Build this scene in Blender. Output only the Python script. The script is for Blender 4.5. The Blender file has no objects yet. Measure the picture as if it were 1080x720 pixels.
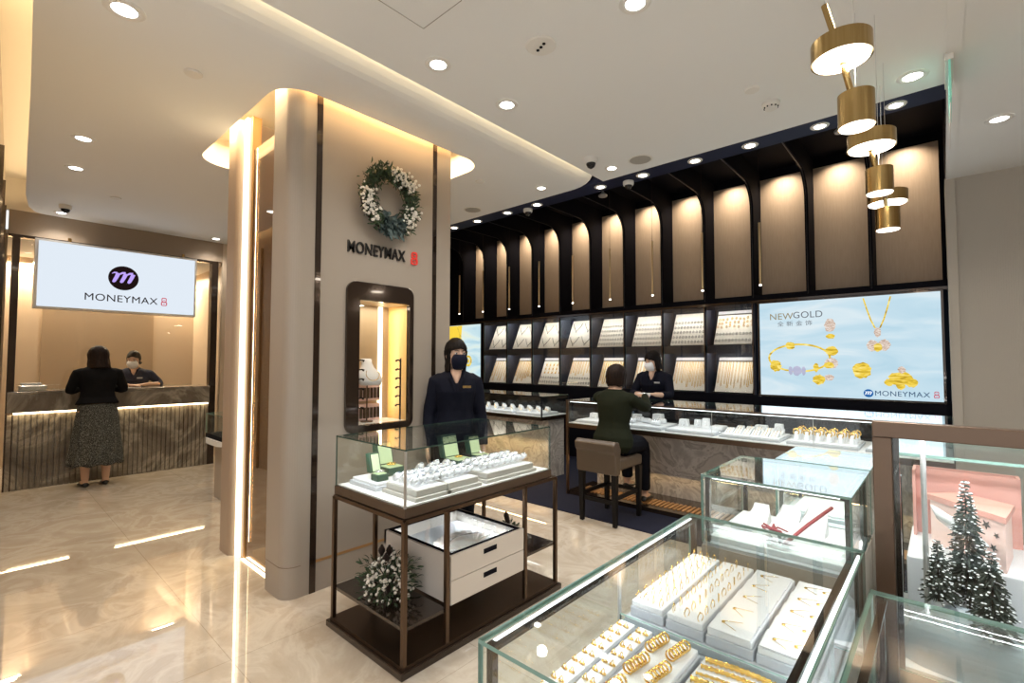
import bpy, bmesh, math, random
from mathutils import Vector, Matrix, noise
PI = math.pi
rnd = random.Random(7)
COL = bpy.context.scene.collection

# ------------------------------------------------------------------ materials
def new_mat(name):
    m = bpy.data.materials.new(name); m.use_nodes = True
    nt = m.node_tree
    return m, nt, nt.nodes['Principled BSDF']
def mat(name, col, rough=.5, metal=0., emis=0., spec=.5, coat=0., bump=0., bscale=200):
    m, nt, b = new_mat(name)
    b.inputs['Base Color'].default_value = (*col, 1)
    b.inputs['Roughness'].default_value = rough
    b.inputs['Metallic'].default_value = metal
    b.inputs['Specular IOR Level'].default_value = spec
    b.inputs['Coat Weight'].default_value = coat
    if emis:
        b.inputs['Emission Color'].default_value = (*col, 1)
        b.inputs['Emission Strength'].default_value = emis
    if bump:
        n = nt.nodes.new('ShaderNodeTexNoise'); n.inputs['Scale'].default_value = bscale
        tc = nt.nodes.new('ShaderNodeTexCoord'); bp = nt.nodes.new('ShaderNodeBump')
        bp.inputs['Strength'].default_value = bump; bp.inputs['Distance'].default_value = .002
        nt.links.new(tc.outputs['Object'], n.inputs['Vector'])
        nt.links.new(n.outputs['Fac'], bp.inputs['Height']); nt.links.new(bp.outputs['Normal'], b.inputs['Normal'])
    return m
def ramp(nt, stops):
    r = nt.nodes.new('ShaderNodeValToRGB'); e = r.color_ramp.elements
    while len(e) < len(stops): e.new(.5)
    for el, (p, c) in zip(e, stops): el.position = p; el.color = (*c, 1)
    return r
def marble(name, stops, scale, dist, rough, tile=None, coat=0.):
    m, nt, b = new_mat(name); L = nt.links.new
    tc = nt.nodes.new('ShaderNodeTexCoord')
    n1 = nt.nodes.new('ShaderNodeTexNoise'); n1.inputs['Scale'].default_value = scale
    n1.inputs['Detail'].default_value = 6; n1.inputs['Distortion'].default_value = dist
    n1.inputs['Roughness'].default_value = .6
    L(tc.outputs['Object'], n1.inputs['Vector'])
    r = ramp(nt, stops); L(n1.outputs['Fac'], r.inputs['Fac'])
    out = r.outputs['Color']
    if tile:
        bk = nt.nodes.new('ShaderNodeTexBrick'); bk.offset = 0
        bk.inputs['Scale'].default_value = 1; bk.inputs['Brick Width'].default_value = tile
        bk.inputs['Row Height'].default_value = tile; bk.inputs['Mortar Size'].default_value = .0022
        bk.inputs['Color1'].default_value = (1, 1, 1, 1); bk.inputs['Color2'].default_value = (.94, .94, .94, 1)
        bk.inputs['Mortar'].default_value = (.72, .69, .65, 1)
        L(tc.outputs['Object'], bk.inputs['Vector'])
        mx = nt.nodes.new('ShaderNodeMix'); mx.data_type = 'RGBA'; mx.blend_type = 'MULTIPLY'
        mx.inputs[0].default_value = 1
        L(out, mx.inputs[6]); L(bk.outputs['Color'], mx.inputs[7]); out = mx.outputs[2]
    L(out, b.inputs['Base Color'])
    b.inputs['Roughness'].default_value = rough; b.inputs['Coat Weight'].default_value = coat
    b.inputs['Coat Roughness'].default_value = .02
    if tile: b.inputs['Coat Weight'].default_value = .6; b.inputs['Specular IOR Level'].default_value = .6
    return m
def glass_mat(name, tint, ior=1.45, rough=0.):
    m = bpy.data.materials.new(name); m.use_nodes = True; nt = m.node_tree
    for n in list(nt.nodes): nt.nodes.remove(n)
    o = nt.nodes.new('ShaderNodeOutputMaterial'); mx = nt.nodes.new('ShaderNodeMixShader')
    t = nt.nodes.new('ShaderNodeBsdfTransparent'); g = nt.nodes.new('ShaderNodeBsdfGlossy')
    f = nt.nodes.new('ShaderNodeFresnel'); f.inputs['IOR'].default_value = ior
    # same Fresnel from either side of the sheet
    geo = nt.nodes.new('ShaderNodeNewGeometry'); lw = nt.nodes.new('ShaderNodeLayerWeight')
    lw.inputs['Blend'].default_value = .5
    pw = nt.nodes.new('ShaderNodeMath'); pw.operation = 'POWER'; pw.inputs[1].default_value = 4.2
    ad = nt.nodes.new('ShaderNodeMath'); ad.operation = 'MULTIPLY_ADD'
    ad.inputs[1].default_value = .9; ad.inputs[2].default_value = .035 if ior < 1.6 else .12
    nt.links.new(lw.outputs['Facing'], pw.inputs[0]); nt.links.new(pw.outputs[0], ad.inputs[0])
    nt.nodes.remove(f); nt.nodes.remove(geo)
    t.inputs['Color'].default_value = (*tint, 1); g.inputs['Roughness'].default_value = rough
    g.inputs['Color'].default_value = (1, 1, 1, 1)
    nt.links.new(ad.outputs[0], mx.inputs[0]); nt.links.new(t.outputs[0], mx.inputs[1]); nt.links.new(g.outputs[0], mx.inputs[2])
    nt.links.new(mx.outputs[0], o.inputs[0])
    return m
def emit(name, col, s):
    m = bpy.data.materials.new(name); m.use_nodes = True; nt = m.node_tree
    for n in list(nt.nodes): nt.nodes.remove(n)
    o = nt.nodes.new('ShaderNodeOutputMaterial'); e = nt.nodes.new('ShaderNodeEmission')
    e.inputs['Color'].default_value = (*col, 1); e.inputs['Strength'].default_value = s
    nt.links.new(e.outputs[0], o.inputs[0]); return m
def noisy(name, stops, scale, rough=.5, metal=0., emis=0., detail=3, stretch=(1, 1, 1), bump=0.):
    m, nt, b = new_mat(name); L = nt.links.new
    if 'hair' in name: b.inputs['Specular IOR Level'].default_value = .15
    tc = nt.nodes.new('ShaderNodeTexCoord'); mp = nt.nodes.new('ShaderNodeMapping')
    mp.inputs['Scale'].default_value = stretch
    n = nt.nodes.new('ShaderNodeTexNoise'); n.inputs['Scale'].default_value = scale; n.inputs['Detail'].default_value = detail
    L(tc.outputs['Object'], mp.inputs['Vector']); L(mp.outputs[0], n.inputs['Vector'])
    r = ramp(nt, stops); L(n.outputs['Fac'], r.inputs['Fac'])
    L(r.outputs['Color'], b.inputs['Base Color'])
    b.inputs['Roughness'].default_value = rough; b.inputs['Metallic'].default_value = metal
    if emis:
        L(r.outputs['Color'], b.inputs['Emission Color']); b.inputs['Emission Strength'].default_value = emis
    if bump:
        bp = nt.nodes.new('ShaderNodeBump'); bp.inputs['Strength'].default_value = bump; bp.inputs['Distance'].default_value = .004
        L(n.outputs['Fac'], bp.inputs['Height']); L(bp.outputs['Normal'], b.inputs['Normal'])
    return m

M = {}
M['floor'] = marble('beige marble floor', [(.3, (.55, .46, .36)), (.47, (.64, .56, .46)), (.53, (.72, .65, .55)), (.62, (.60, .51, .41)), (.75, (.66, .58, .48))], 2.4, 1.2, .018, tile=.9)
M['stone'] = marble('swirled grey stone', [(.28, (.30, .27, .24)), (.42, (.52, .48, .44)), (.48, (.70, .66, .61)), (.52, (.38, .345, .31)), (.58, (.62, .575, .53)), (.7, (.55, .51, .47))], 1.8, 2.6, .3)
M['stone_dark'] = marble('dark veined stone', [(.3, (.10, .085, .07)), (.46, (.20, .175, .145)), (.52, (.34, .31, .26)), (.6, (.15, .125, .10)), (.75, (.24, .205, .17))], .85, 2.2, .2)
M['ceiling'] = mat('white ceiling paint', (.83, .835, .83), .75)
M['ceil_warm'] = mat('ceiling recess paint', (.8, .72, .58), .8)
M['taupe'] = mat('taupe leatherette wall', (.385, .33, .275), .42, bump=.15, bscale=300)
M['taupe_panel'] = noisy('tan woven wall panel', [(.3, (.42, .315, .225)), (.7, (.46, .35, .255))], 60, .55, stretch=(1, 1, .1))
M['beige_wall'] = mat('beige wall', (.52, .42, .31), .5)
M['grey_wall'] = mat('grey beige wall', (.54, .50, .44), .6)
M['navy'] = mat('navy paint', (.012, .016, .046), .6, spec=.2)
M['black'] = mat('black paint', (.006, .006, .010), .7, spec=.08)
M['cubby'] = mat('slate blue lining', (.028, .034, .056), .5, spec=.3)
M['bronze'] = mat('dark bronze metal', (.125, .082, .055), .28, .9)
M['bronze_lt'] = mat('brushed bronze metal', (.19, .125, .088), .35, .9)
M['bronze_dk'] = mat('polished dark bronze', (.05, .033, .024), .12, .6, coat=.5)
M['brass'] = noisy('brushed brass', [(.3, (.36, .24, .09)), (.7, (.48, .33, .14))], 90, .22, 1., stretch=(1, 1, .03))
M['copper'] = mat('ribbed copper', (.62, .36, .16), .3, .6)
M['carpet'] = mat('navy carpet', (.018, .020, .036), .9, spec=.12, bump=.5, bscale=500)
M['white'] = mat('white laminate', (.82, .82, .82), .35)
M['drawer'] = mat('cream laminate', (.66, .60, .54), .4)
M['pad'] = mat('white velvet', (.74, .75, .78), .7)
M['pad_grey'] = mat('pale grey velvet', (.50, .52, .56), .7)
M['greybox'] = mat('grey suede', (.42, .40, .37), .7)
M['board'] = mat('cream display board', (.90, .86, .78), .55)
M['gold'] = mat('yellow gold', (.90, .60, .18), .25, 1.)
M['goldmatte'] = mat('rich gold', (.72, .43, .06), .4, .4)
M['silver'] = mat('silver', (.78, .78, .80), .18, 1.)
M['silver_dk'] = mat('dark silver ring', (.16, .15, .14), .4, .5)
M['glass'] = glass_mat('clear glass', (.965, .985, .975))
M['glass_pane'] = glass_mat('window glass', (.97, .975, .97))
M['glass_bronze'] = glass_mat('bronze tinted glass', (.62, .50, .36), 1.7)
M['edge'] = mat('green glass edge', (.22, .36, .31), .12)
M['edge_dark'] = mat('dark green glass edge', (.045, .085, .07), .12)
M['led'] = emit('cool white led', (.93, .97, 1), 3)
M['led_warm'] = emit('warm white led', (1, .80, .52), 7)
M['led_strip'] = emit('pillar strip light', (1, .87, .62), 3.5)
M['lamp'] = emit('downlight lens', (1, .97, .9), 14)
M['lamp_pendant'] = emit('pendant diffuser', (1, .93, .82), 5)
M['chrome'] = mat('grey metal bezel', (.62, .62, .62), .3, .7)
M['plastic'] = mat('white plastic', (.78, .76, .72), .4)
M['blackgloss'] = mat('black glossy dome', (.01, .01, .012), .08)
M['grille'] = mat('grey beige grille', (.42, .40, .36), .7, bump=.4, bscale=900)
for k_ in ('hair', 'hair_brown'): pass
M['skin'] = mat('skin', (.62, .40, .29), .5)
M['hair'] = noisy('dark brown hair', [(.35, (.004, .003, .003)), (.7, (.014, .009, .007))], 40, .55, stretch=(4, 4, .3), bump=.6)
M['hair_brown'] = noisy('brown hair', [(.35, (.007, .004, .003)), (.7, (.026, .013, .008))], 40, .55, stretch=(4, 4, .3), bump=.6)
M['suit'] = mat('navy suit cloth', (.006, .007, .015), .75, spec=.12, bump=.3, bscale=400)
M['suit_blue'] = mat('dark blue uniform', (.014, .020, .048), .7, spec=.12)
M['cardigan'] = mat('black knit', (.006, .006, .007), .85, spec=.12, bump=.4, bscale=300)
M['olive'] = mat('dark olive jacket', (.014, .017, .009), .8, spec=.12, bump=.3, bscale=300)
M['skirt'] = noisy('speckled grey cloth', [(.44, (.016, .018, .018)), (.53, (.06, .066, .062)), (.66, (.24, .245, .23))], 120, .85, detail=5)
M['trousers'] = mat('black trousers', (.008, .009, .014), .8, spec=.12)
M['mask_white'] = mat('white face mask', (.85, .86, .88), .7)
M['mask_navy'] = mat('navy face mask', (.009, .011, .026), .75, spec=.12)
M['shoe'] = mat('black shoe leather', (.008, .008, .009), .35)
M['eye_white'] = mat('eye white', (.75, .72, .70), .3)
M['eye_dark'] = mat('iris', (.015, .008, .005), .1)
M['lip'] = mat('lip', (.45, .16, .13), .45)
M['leather'] = mat('brown taupe leather', (.088, .062, .042), .4, bump=.3, bscale=250)
M['wood_black'] = mat('black stained wood', (.007, .006, .006), .5, spec=.2)
M['green_box'] = mat('dark green box', (.012, .060, .038), .45)
M['green_pale'] = mat('pale green lining', (.55, .68, .42), .6)
M['leaf'] = noisy('leaf green', [(.3, (.012, .028, .014)), (.6, (.05, .085, .035)), (.8, (.12, .14, .05))], 25, .6)
M['leaf_grey'] = noisy('grey green leaf', [(.3, (.03, .055, .055)), (.7, (.09, .13, .125))], 25, .6)
M['berry'] = mat('white berry', (.85, .80, .72), .5)
M['twig'] = mat('dark twig', (.035, .020, .014), .8)
M['snow'] = mat('snow', (.9, .92, .95), .8)
M['needle'] = noisy('fir needles', [(.3, (.006, .012, .008)), (.7, (.03, .045, .03))], 60, .7)
M['pink'] = mat('salmon pink card', (.74, .38, .32), .5)
M['blush'] = mat('blush card', (.86, .62, .56), .5)
M['ceramic'] = mat('white ceramic', (.86, .87, .89), .12)
M['red'] = mat('red ribbon', (.22, .012, .02), .5)
M['velvet_grey'] = mat('blue grey velvet', (.10, .14, .20), .8)
M['text_black'] = mat('black letters', (.012, .010, .010), .4)
M['red_logo'] = mat('red enamel', (.65, .05, .04), .35, emis=.3)
M['sign_lit'] = emit('lit white sign face', (.80, .88, .97), .88)
M['screen_bg'] = None
M['exit_glass'] = mat('green acrylic', (.25, .62, .50), .15, emis=.25)
M['paper'] = mat('white paper', (.70, .70, .71), .6)

def screen_material(name, stops, s):
    m = bpy.data.materials.new(name); m.use_nodes = True; nt = m.node_tree
    for n in list(nt.nodes): nt.nodes.remove(n)
    o = nt.nodes.new('ShaderNodeOutputMaterial'); e = nt.nodes.new('ShaderNodeEmission')
    tc = nt.nodes.new('ShaderNodeTexCoord'); mp = nt.nodes.new('ShaderNodeMapping')
    mp.inputs['Scale'].default_value = (.8, 1, 3.2); mp.inputs['Rotation'].default_value = (0, -.35, 0)
    n = nt.nodes.new('ShaderNodeTexNoise'); n.inputs['Scale'].default_value = 1.3; n.inputs['Detail'].default_value = 3
    n.inputs['Distortion'].default_value = 1.2
    r = ramp(nt, stops)
    L = nt.links.new
    L(tc.outputs['Object'], mp.inputs['Vector']); L(mp.outputs[0], n.inputs['Vector']); L(n.outputs['Fac'], r.inputs['Fac'])
    L(r.outputs['Color'], e.inputs['Color']); e.inputs['Strength'].default_value = s; L(e.outputs[0], o.inputs[0])
    return m
M['screen_bg'] = screen_material('pale blue picture', [(.3, (.50, .71, .83)), (.5, (.60, .78, .88)), (.72, (.76, .87, .92))], .9)
M['screen_bg2'] = screen_material('blue and yellow picture', [(.3, (.40, .64, .76)), (.5, (.66, .82, .84)), (.7, (.80, .86, .70))], .95)
M['s_gold'] = screen_material('pictured gold', [(.3, (.42, .26, .02)), (.5, (.85, .60, .06)), (.7, (1, .86, .30))], .95)
M['s_gold'].node_tree.nodes['Noise Texture'].inputs['Scale'].default_value = 11
M['s_rose'] = screen_material('pictured rose stones', [(.35, (.45, .28, .20)), (.5, (.75, .60, .50)), (.65, (.95, .90, .85))], .9)
M['s_rose'].node_tree.nodes['Noise Texture'].inputs['Scale'].default_value = 40
M['s_lilac'] = screen_material('pictured lilac enamel', [(.3, (.40, .45, .62)), (.6, (.62, .60, .78))], .85)
M['s_yellow'] = emit('pictured yellow', (.95, .66, .06), .95)
M['s_text_gold'] = emit('pictured gold letters', (.30, .24, .13), 1)
M['s_text_grey'] = emit('pictured grey letters', (.14, .15, .17), 1)
M['s_blue'] = emit('pictured blue', (.01, .12, .38), 1)
M['s_navy'] = emit('pictured navy letters', (.02, .07, .16), 1)
M['s_red'] = emit('pictured red', (.55, .04, .08), 1)
M['s_lightblue'] = emit('pictured pale', (.9, .95, 1), 1)
M['s_dark'] = emit('lit sign dark print', (.012, .006, .006), 1)
M['s_purple'] = emit('lit sign lavender', (.50, .36, .90), 1)

# ------------------------------------------------------------------ mesh builder
class MB:
    def __init__(s): s.bm = bmesh.new(); s.fm = {}
    def box(s, *a, **k): s._box(*a, **k); return s
    def _box(s, x0, x1, y0, y1, z0, z1, mi=0):
        v = [s.bm.verts.new(p) for p in ((x0,y0,z0),(x1,y0,z0),(x1,y1,z0),(x0,y1,z0),(x0,y0,z1),(x1,y0,z1),(x1,y1,z1),(x0,y1,z1))]
        out = []
        for q in ((3,2,1,0),(4,5,6,7),(0,1,5,4),(1,2,6,5),(2,3,7,6),(3,0,4,7)):
            f = s.bm.faces.new([v[i] for i in q]); f.material_index = mi; out.append(f)
        return out
    def pane(s, x0, x1, y0, y1, z0, z1):
        fs = s._box(x0, x1, y0, y1, z0, z1); d = (x1-x0, y1-y0, z1-z0); k = d.index(min(d))
        for i, f in enumerate(fs):
            ax = (2,2,1,0,1,0)[i]
            f.material_index = 0 if ax == k else 1
        return s
    def loft(s, rings, cap=True, closed=True, mi=0):
        R = [[s.bm.verts.new(p) for p in r] for r in rings]
        n = len(R[0])
        for a, b in zip(R, R[1:]):
            for i in range(n if closed else n-1):
                j = (i+1) % n
                try:
                    f = s.bm.faces.new((a[i], a[j], b[j], b[i])); f.material_index = mi
                except ValueError: pass
        if cap and closed:
            for r, rev in ((R[0], True), (R[-1], False)):
                try: f = s.bm.faces.new(r[::-1] if rev else r); f.material_index = mi
                except ValueError: pass
        return s
    def tube(s, pts, r, seg=8, mi=0, flat=1., closed=False):
        pts = [Vector(p) for p in pts]; n = len(pts)
        rs = r if hasattr(r, '__len__') else [r]*n
        T = []
        for i in range(n):
            if closed: t = pts[(i+1) % n]-pts[i-1]
            else: t = pts[min(i+1, n-1)]-pts[max(i-1, 0)]
            T.append(t.normalized() if t.length > 1e-9 else Vector((0, 0, 1)))
        u = T[0].orthogonal().normalized(); rings = []
        for i in range(n):
            u = (u - T[i]*u.dot(T[i]))
            u = u.normalized() if u.length > 1e-6 else T[i].orthogonal().normalized()
            w = T[i].cross(u)
            rings.append([pts[i]+u*(math.cos(a)*rs[i])+w*(math.sin(a)*rs[i]*flat) for a in [2*PI*k/seg for k in range(seg)]])
        if closed: rings.append(rings[0]); s.loft([list(map(Vector, q)) for q in rings], cap=False, mi=mi)
        else: s.loft(rings, mi=mi)
        return s
    def cyl(s, c, r, z0, z1, seg=24, mi=0, r2=None):
        r2 = r if r2 is None else r2
        return s.loft([[(c[0]+math.cos(2*PI*k/seg)*q, c[1]+math.sin(2*PI*k/seg)*q, z) for k in range(seg)] for q, z in ((r, z0), (r2, z1))], mi=mi)
    def lathe(s, c, prof, seg=24, mi=0):
        return s.loft([[(c[0]+math.cos(2*PI*k/seg)*q, c[1]+math.sin(2*PI*k/seg)*q, c[2]+z) for k in range(seg)] for q, z in prof], mi=mi)
    def ell(s, c, r, seg=12, rg=8, mi=0, rot=None):
        r = r if hasattr(r, '__len__') else (r, r, r); c = Vector(c)
        rings = []
        for j in range(rg+1):
            th = PI*(j+.0)/rg; th = min(max(th, .06), PI-.06)
            q = []
            for k in range(seg):
                a = 2*PI*k/seg
                p = Vector((r[0]*math.sin(th)*math.cos(a), r[1]*math.sin(th)*math.sin(a), -r[2]*math.cos(th)))
                if rot: p = rot @ p
                q.append(c+p)
            rings.append(q)
        return s.loft(rings, mi=mi)
    def prism(s, poly, axis, a0, a1, mi=0):
        # poly of 2D points, extruded along axis
        def P(p, a):
            return {'x': (a, p[0], p[1]), 'y': (p[0], a, p[1]), 'z': (p[0], p[1], a)}[axis]
        return s.loft([[P(p, a0) for p in poly], [P(p, a1) for p in poly]], mi=mi)
    def holed(s, outer, holes, axis, a0, a1):
        def P(p, a):
            return {'x': (a, p[0], p[1]), 'y': (p[0], a, p[1]), 'z': (p[0], p[1], a)}[axis]
        loops = []
        for a in (a0, a1):
            es = []; ls = []
            for poly in [outer]+holes:
                vs = [s.bm.verts.new(P(p, a)) for p in poly]; ls.append(vs)
                es += [s.bm.edges.new((vs[i], vs[(i+1) % len(vs)])) for i in range(len(vs))]
            bmesh.ops.triangle_fill(s.bm, use_beauty=True, edges=es)
            loops.append(ls)
        for A, B in zip(*loops):
            for i in range(len(A)):
                j = (i+1) % len(A); s.bm.faces.new((A[i], A[j], B[j], B[i]))
        return s
    def xf(s, m):
        bmesh.ops.transform(s.bm, matrix=m, verts=s.bm.verts); return s
    def build(s, name, mats, parent=None, label=None, smooth=False, bevel=0, loc=None):
        off = Vector((0, 0, 0)); p = parent
        while p is not None: off += p.location; p = p.parent
        bmesh.ops.recalc_face_normals(s.bm, faces=s.bm.faces)
        if loc is not None:
            bmesh.ops.translate(s.bm, verts=s.bm.verts, vec=-Vector(loc))
        elif parent is not None:
            bmesh.ops.translate(s.bm, verts=s.bm.verts, vec=-off)
        me = bpy.data.meshes.new(name); s.bm.to_mesh(me); s.bm.free()
        o = bpy.data.objects.new(name, me); COL.objects.link(o)
        if loc is not None: o.location = Vector(loc)-off
        o.parent = parent
        for m in (mats if isinstance(mats, (list, tuple)) else [mats]): me.materials.append(m)
        if smooth:
            for f in me.polygons: f.use_smooth = True
            if smooth != True:
                pass
        if bevel:
            b = o.modifiers.new('Bevel', 'BEVEL'); b.width = bevel; b.segments = 2; b.limit_method = 'ANGLE'
        if label: o['label'] = label
        return o
def tag(o, label, cat, group=None):
    o['label'] = label; o['category'] = cat
    if group: o['group'] = group
    return o
def thing(name, label, cat, loc=(0, 0, 0), group=None):
    o = bpy.data.objects.new(name, None); COL.objects.link(o); o.location = loc; o.empty_display_size = .05
    return tag(o, label, cat, group)
def struct(name, mb, m, **k):
    o = mb.build(name, m, **k); o['kind'] = 'structure'; return o
def kids(o): return [c for c in bpy.data.objects if c.parent is o]
def dup(o, loc=None, rot=None, label=None, group=None, parent=None):
    chs = kids(o); c = o.copy(); COL.objects.link(c)
    if loc is not None: c.location = loc
    if rot is not None: c.rotation_euler = rot
    if parent is not None: c.parent = parent
    if label: c['label'] = label
    if group: c['group'] = group
    for ch in chs: dup(ch, parent=c)
    return c
def text(name, body, size, mt, parent, origin, ux, uy, ext=.002, sx=1., align='LEFT', bold=0., shear=0., label=None):
    """letters as a mesh: origin in world, ux = reading direction, uy = up"""
    cu = bpy.data.curves.new(name, 'FONT'); cu.body = body; cu.size = size; cu.extrude = ext; cu.offset = bold
    cu.align_x = align; cu.shear = shear; cu.space_character = 1.06
    t = bpy.data.objects.new(name, cu); COL.objects.link(t)
    bpy.context.view_layer.update()
    me = bpy.data.meshes.new_from_object(t.evaluated_get(bpy.context.evaluated_depsgraph_get()))
    bpy.data.objects.remove(t)
    ux = Vector(ux); uy = Vector(uy); uz = ux.cross(uy)
    m = Matrix.Identity(4)
    for i in range(3): m[i][0] = ux[i]*sx; m[i][1] = uy[i]; m[i][2] = uz[i]; m[i][3] = origin[i]
    me.transform(m)
    off = Vector((0, 0, 0)); p = parent
    while p is not None: off += p.location; p = p.parent
    me.transform(Matrix.Translation(-off))
    o = bpy.data.objects.new(name, me); COL.objects.link(o); o.parent = parent
    me.materials.clear(); me.materials.append(mt)
    if label: o['label'] = label
    return o
def plane_to(mb, O, ux, uy):
    """move a mesh drawn in the local XY plane (z = out of the plane) to the plane O,ux,uy"""
    ux = Vector(ux); uy = Vector(uy); uz = ux.cross(uy); m = Matrix.Identity(4)
    for i in range(3): m[i][0] = ux[i]; m[i][1] = uy[i]; m[i][2] = uz[i]; m[i][3] = O[i]
    return mb.xf(m)
def m_stroke(mb, s=1., t=.003):
    """slanted three-stroke m of the round emblem, about 1.2 wide"""
    def stroke(pts, w):
        L, R = [], []
        P = [Vector(p) for p in pts]
        for i, p in enumerate(P):
            d = (P[min(i+1, len(P)-1)]-P[max(i-1, 0)]).normalized(); n = Vector((-d.y, d.x))
            L.append(p+n*w[i]); R.append(p-n*w[i])
        poly = [(q.x*s, q.y*s) for q in L+R[::-1]]
        mb.prism(poly, 'z', 0, t)
    stroke([(-.62, .24), (-.50, .32), (-.36, .30)], [.015, .04, .06])
    for x in (-.36, .02, .40):
        stroke([(x+.06, .30), (x-.02, .06), (x-.14, -.22), (x-.20, -.30)], [.11, .10, .09, .05])
        if x < .3: stroke([(x-.06, -.04), (x+.10, .22), (x+.26, .33), (x+.42, .32)], [.02, .045, .06, .09])
def eight(mb, h, t=.002, w=.2):
    """the red gourd-like seal: a small rounded ring on a larger one"""
    for cy, rx, ry in ((h*.70, h*.25, h*.26), (h*.25, h*.30, h*.25)):
        n = 20; o = []; i_ = []
        for k in range(n):
            a = 2*PI*k/n; c, s_ = math.cos(a), math.sin(a)
            e = .6
            px = math.copysign(abs(c)**e, c); py = math.copysign(abs(s_)**e, s_)
            o.append((px*rx, cy+py*ry)); i_.append((px*rx*.68, cy+py*ry*.66))
        mb.holed(o, [i_], 'z', 0, t)
    mb.prism([(-.1*h, .22*h), (.1*h, .22*h), (.1*h, .28*h), (-.1*h, .28*h)], 'z', 0, t)
    mb.prism([(-.08*h, .67*h), (.08*h, .67*h), (.08*h, .73*h), (-.08*h, .73*h)], 'z', 0, t)

def area_light(name, loc, size, power, col, direction=(0, 0, -1), size_y=None, spread=PI, parent=None, shape=None):
    l = bpy.data.lights.new(name, 'AREA'); l.energy = power; l.color = col; l.size = size; l.spread = spread
    l.shape = shape or ('RECTANGLE' if size_y else 'DISK')
    if size_y: l.size_y = size_y
    o = bpy.data.objects.new(name, l); COL.objects.link(o)
    o.rotation_euler = Vector(direction).to_track_quat('-Z', 'Y').to_euler(); o.location = loc
    return o
def orient(o, d, xa):
    z = -Vector(d).normalized(); x = Vector(xa); x = (x-z*x.dot(z)).normalized(); y = z.cross(x)
    m = Matrix((x, y, z)).transposed(); o.rotation_euler = m.to_euler(); return o
def rrect(x0, x1, y0, y1, r, n=6, corners=(1, 1, 1, 1)):
    pts = []
    for (cx, cy, a0), on in zip(((x1-r, y0+r, -90), (x1-r, y1-r, 0), (x0+r, y1-r, 90), (x0+r, y0+r, 180)), corners):
        if on:
            for k in range(n+1):
                a = math.radians(a0+90*k/n); pts.append((cx+r*math.cos(a), cy+r*math.sin(a)))
        else:
            pts.append({-90: (x1, y0), 0: (x1, y1), 90: (x0, y1), 180: (x0, y0)}[a0])
    return pts

# ------------------------------------------------------------------ camera
cam = bpy.data.cameras.new('camera'); co = bpy.data.objects.new('camera', cam); COL.objects.link(co)
F, YAW, PIT, ROLL = 507.16, .732054, .0403294, .00135
fw = Vector((-math.sin(YAW)*math.cos(PIT), math.cos(YAW)*math.cos(PIT), math.sin(PIT)))
rt = Vector((math.cos(YAW), math.sin(YAW), 0)); up = rt.cross(fw)
r2 = rt*math.cos(ROLL)+up*math.sin(ROLL); u2 = up*math.cos(ROLL)-rt*math.sin(ROLL)
mm = Matrix.Identity(4)
for i in range(3): mm[i][0] = r2[i]; mm[i][1] = u2[i]; mm[i][2] = -fw[i]
mm.translation = Vector((0, 0, 1.5)); co.matrix_world = mm
cam.sensor_width = 36; cam.lens = F/1080*36; cam.clip_start = .02
bpy.context.scene.camera = co

CZ = 3.25
# ------------------------------------------------------------------ shell
struct('floor', MB().box(-10, 3.5, -2.5, 6.7, -.08, 0), M['floor'])
# ceiling, left slab with the recess round the column
rec = rrect(-4.82, -3.03, 1.225, 3.0, .22, 6)
outer = [(-2.80, -2.5), (-2.80, 4.03), (-8.0, 4.03), (-8.0, .50), (-7.93, .41), (-7.72, .345), (-7.18, .295), (-6.27, .255), (-5.0, .205), (-4.45, .185), (-3.25, .13), (-1.5+-1.4, .10), (-2.95, -2.5)]
mb = MB(); mb.holed(outer, [rec], 'z', CZ, CZ+.05)
struct('ceiling', mb, M['ceiling'])
# curved strip rising to the light slot
mb = MB(); rings = []
ys = [-2.5, 0, 1, 2, 3, 3.6]+[3.78+.25*math.sin(PI/2*k/6) for k in range(7)]
for y in ys:
    xr = -2.435-(.25-math.sqrt(max(0, .25**2-max(0, y-3.78)**2)))
    ring = []
    for k in range(9):
        t = k/8; x = -2.80+(xr+2.80)*t; z = CZ+.085*((x+2.80)/.365)**2.0
        ring.append((x, y, z))
    ring += [(p[0], p[1], p[2]+.03) for p in ring[::-1]]
    rings.append(ring)
mb.loft(rings); struct('ceiling_cove', mb, M['ceiling'], smooth=False)
struct('ceiling_right', MB().prism([(-2.43, -2.5), (3.5, -2.5), (3.5, 6.25), (.05, 6.25), (.05, 4.03), (-2.43, 4.03)], 'z', CZ, CZ+.035), M['ceiling'])
struct('ceiling_upper', MB().box(-8.2, -2.3, -2.5, 4.2, 3.62, 3.7), M['ceil_warm'])
struct('trim_1', MB().box(-2.31, -2.27, -2.5, 4.2, CZ+.035, 3.62), M['ceiling'])
# recess lining
inner = rrect(-4.82+.0, -3.03, 1.225, 3.0, .22, 6); out2 = rrect(-4.86, -2.99, 1.185, 3.04, .24, 6)
struct('ceiling_recess', MB().holed(out2, [inner], 'z', CZ+.05, 3.5), M['ceil_warm'])
struct('ceiling_recess_top', MB().box(-4.86, -2.99, 1.185, 3.04, 3.5, 3.54), M['ceil_warm'])
# navy soffit, fascia and black void over the display wall
b = MB(); b.box(-8, .05, 4.03, 4.26, CZ, CZ+.05); b.box(-2.86, -2.43, 3.7, 4.03, CZ+.105, CZ+.12)
struct('ceiling_soffit', b, M['navy'])
struct('trim_2', MB().box(-8, .05, 4.22, 4.26, CZ+.05, 3.92), M['navy'])
struct('ceiling_void', MB().box(-8, .05, 4.2, 6.75, 3.92, 3.96), M['black'])
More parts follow.
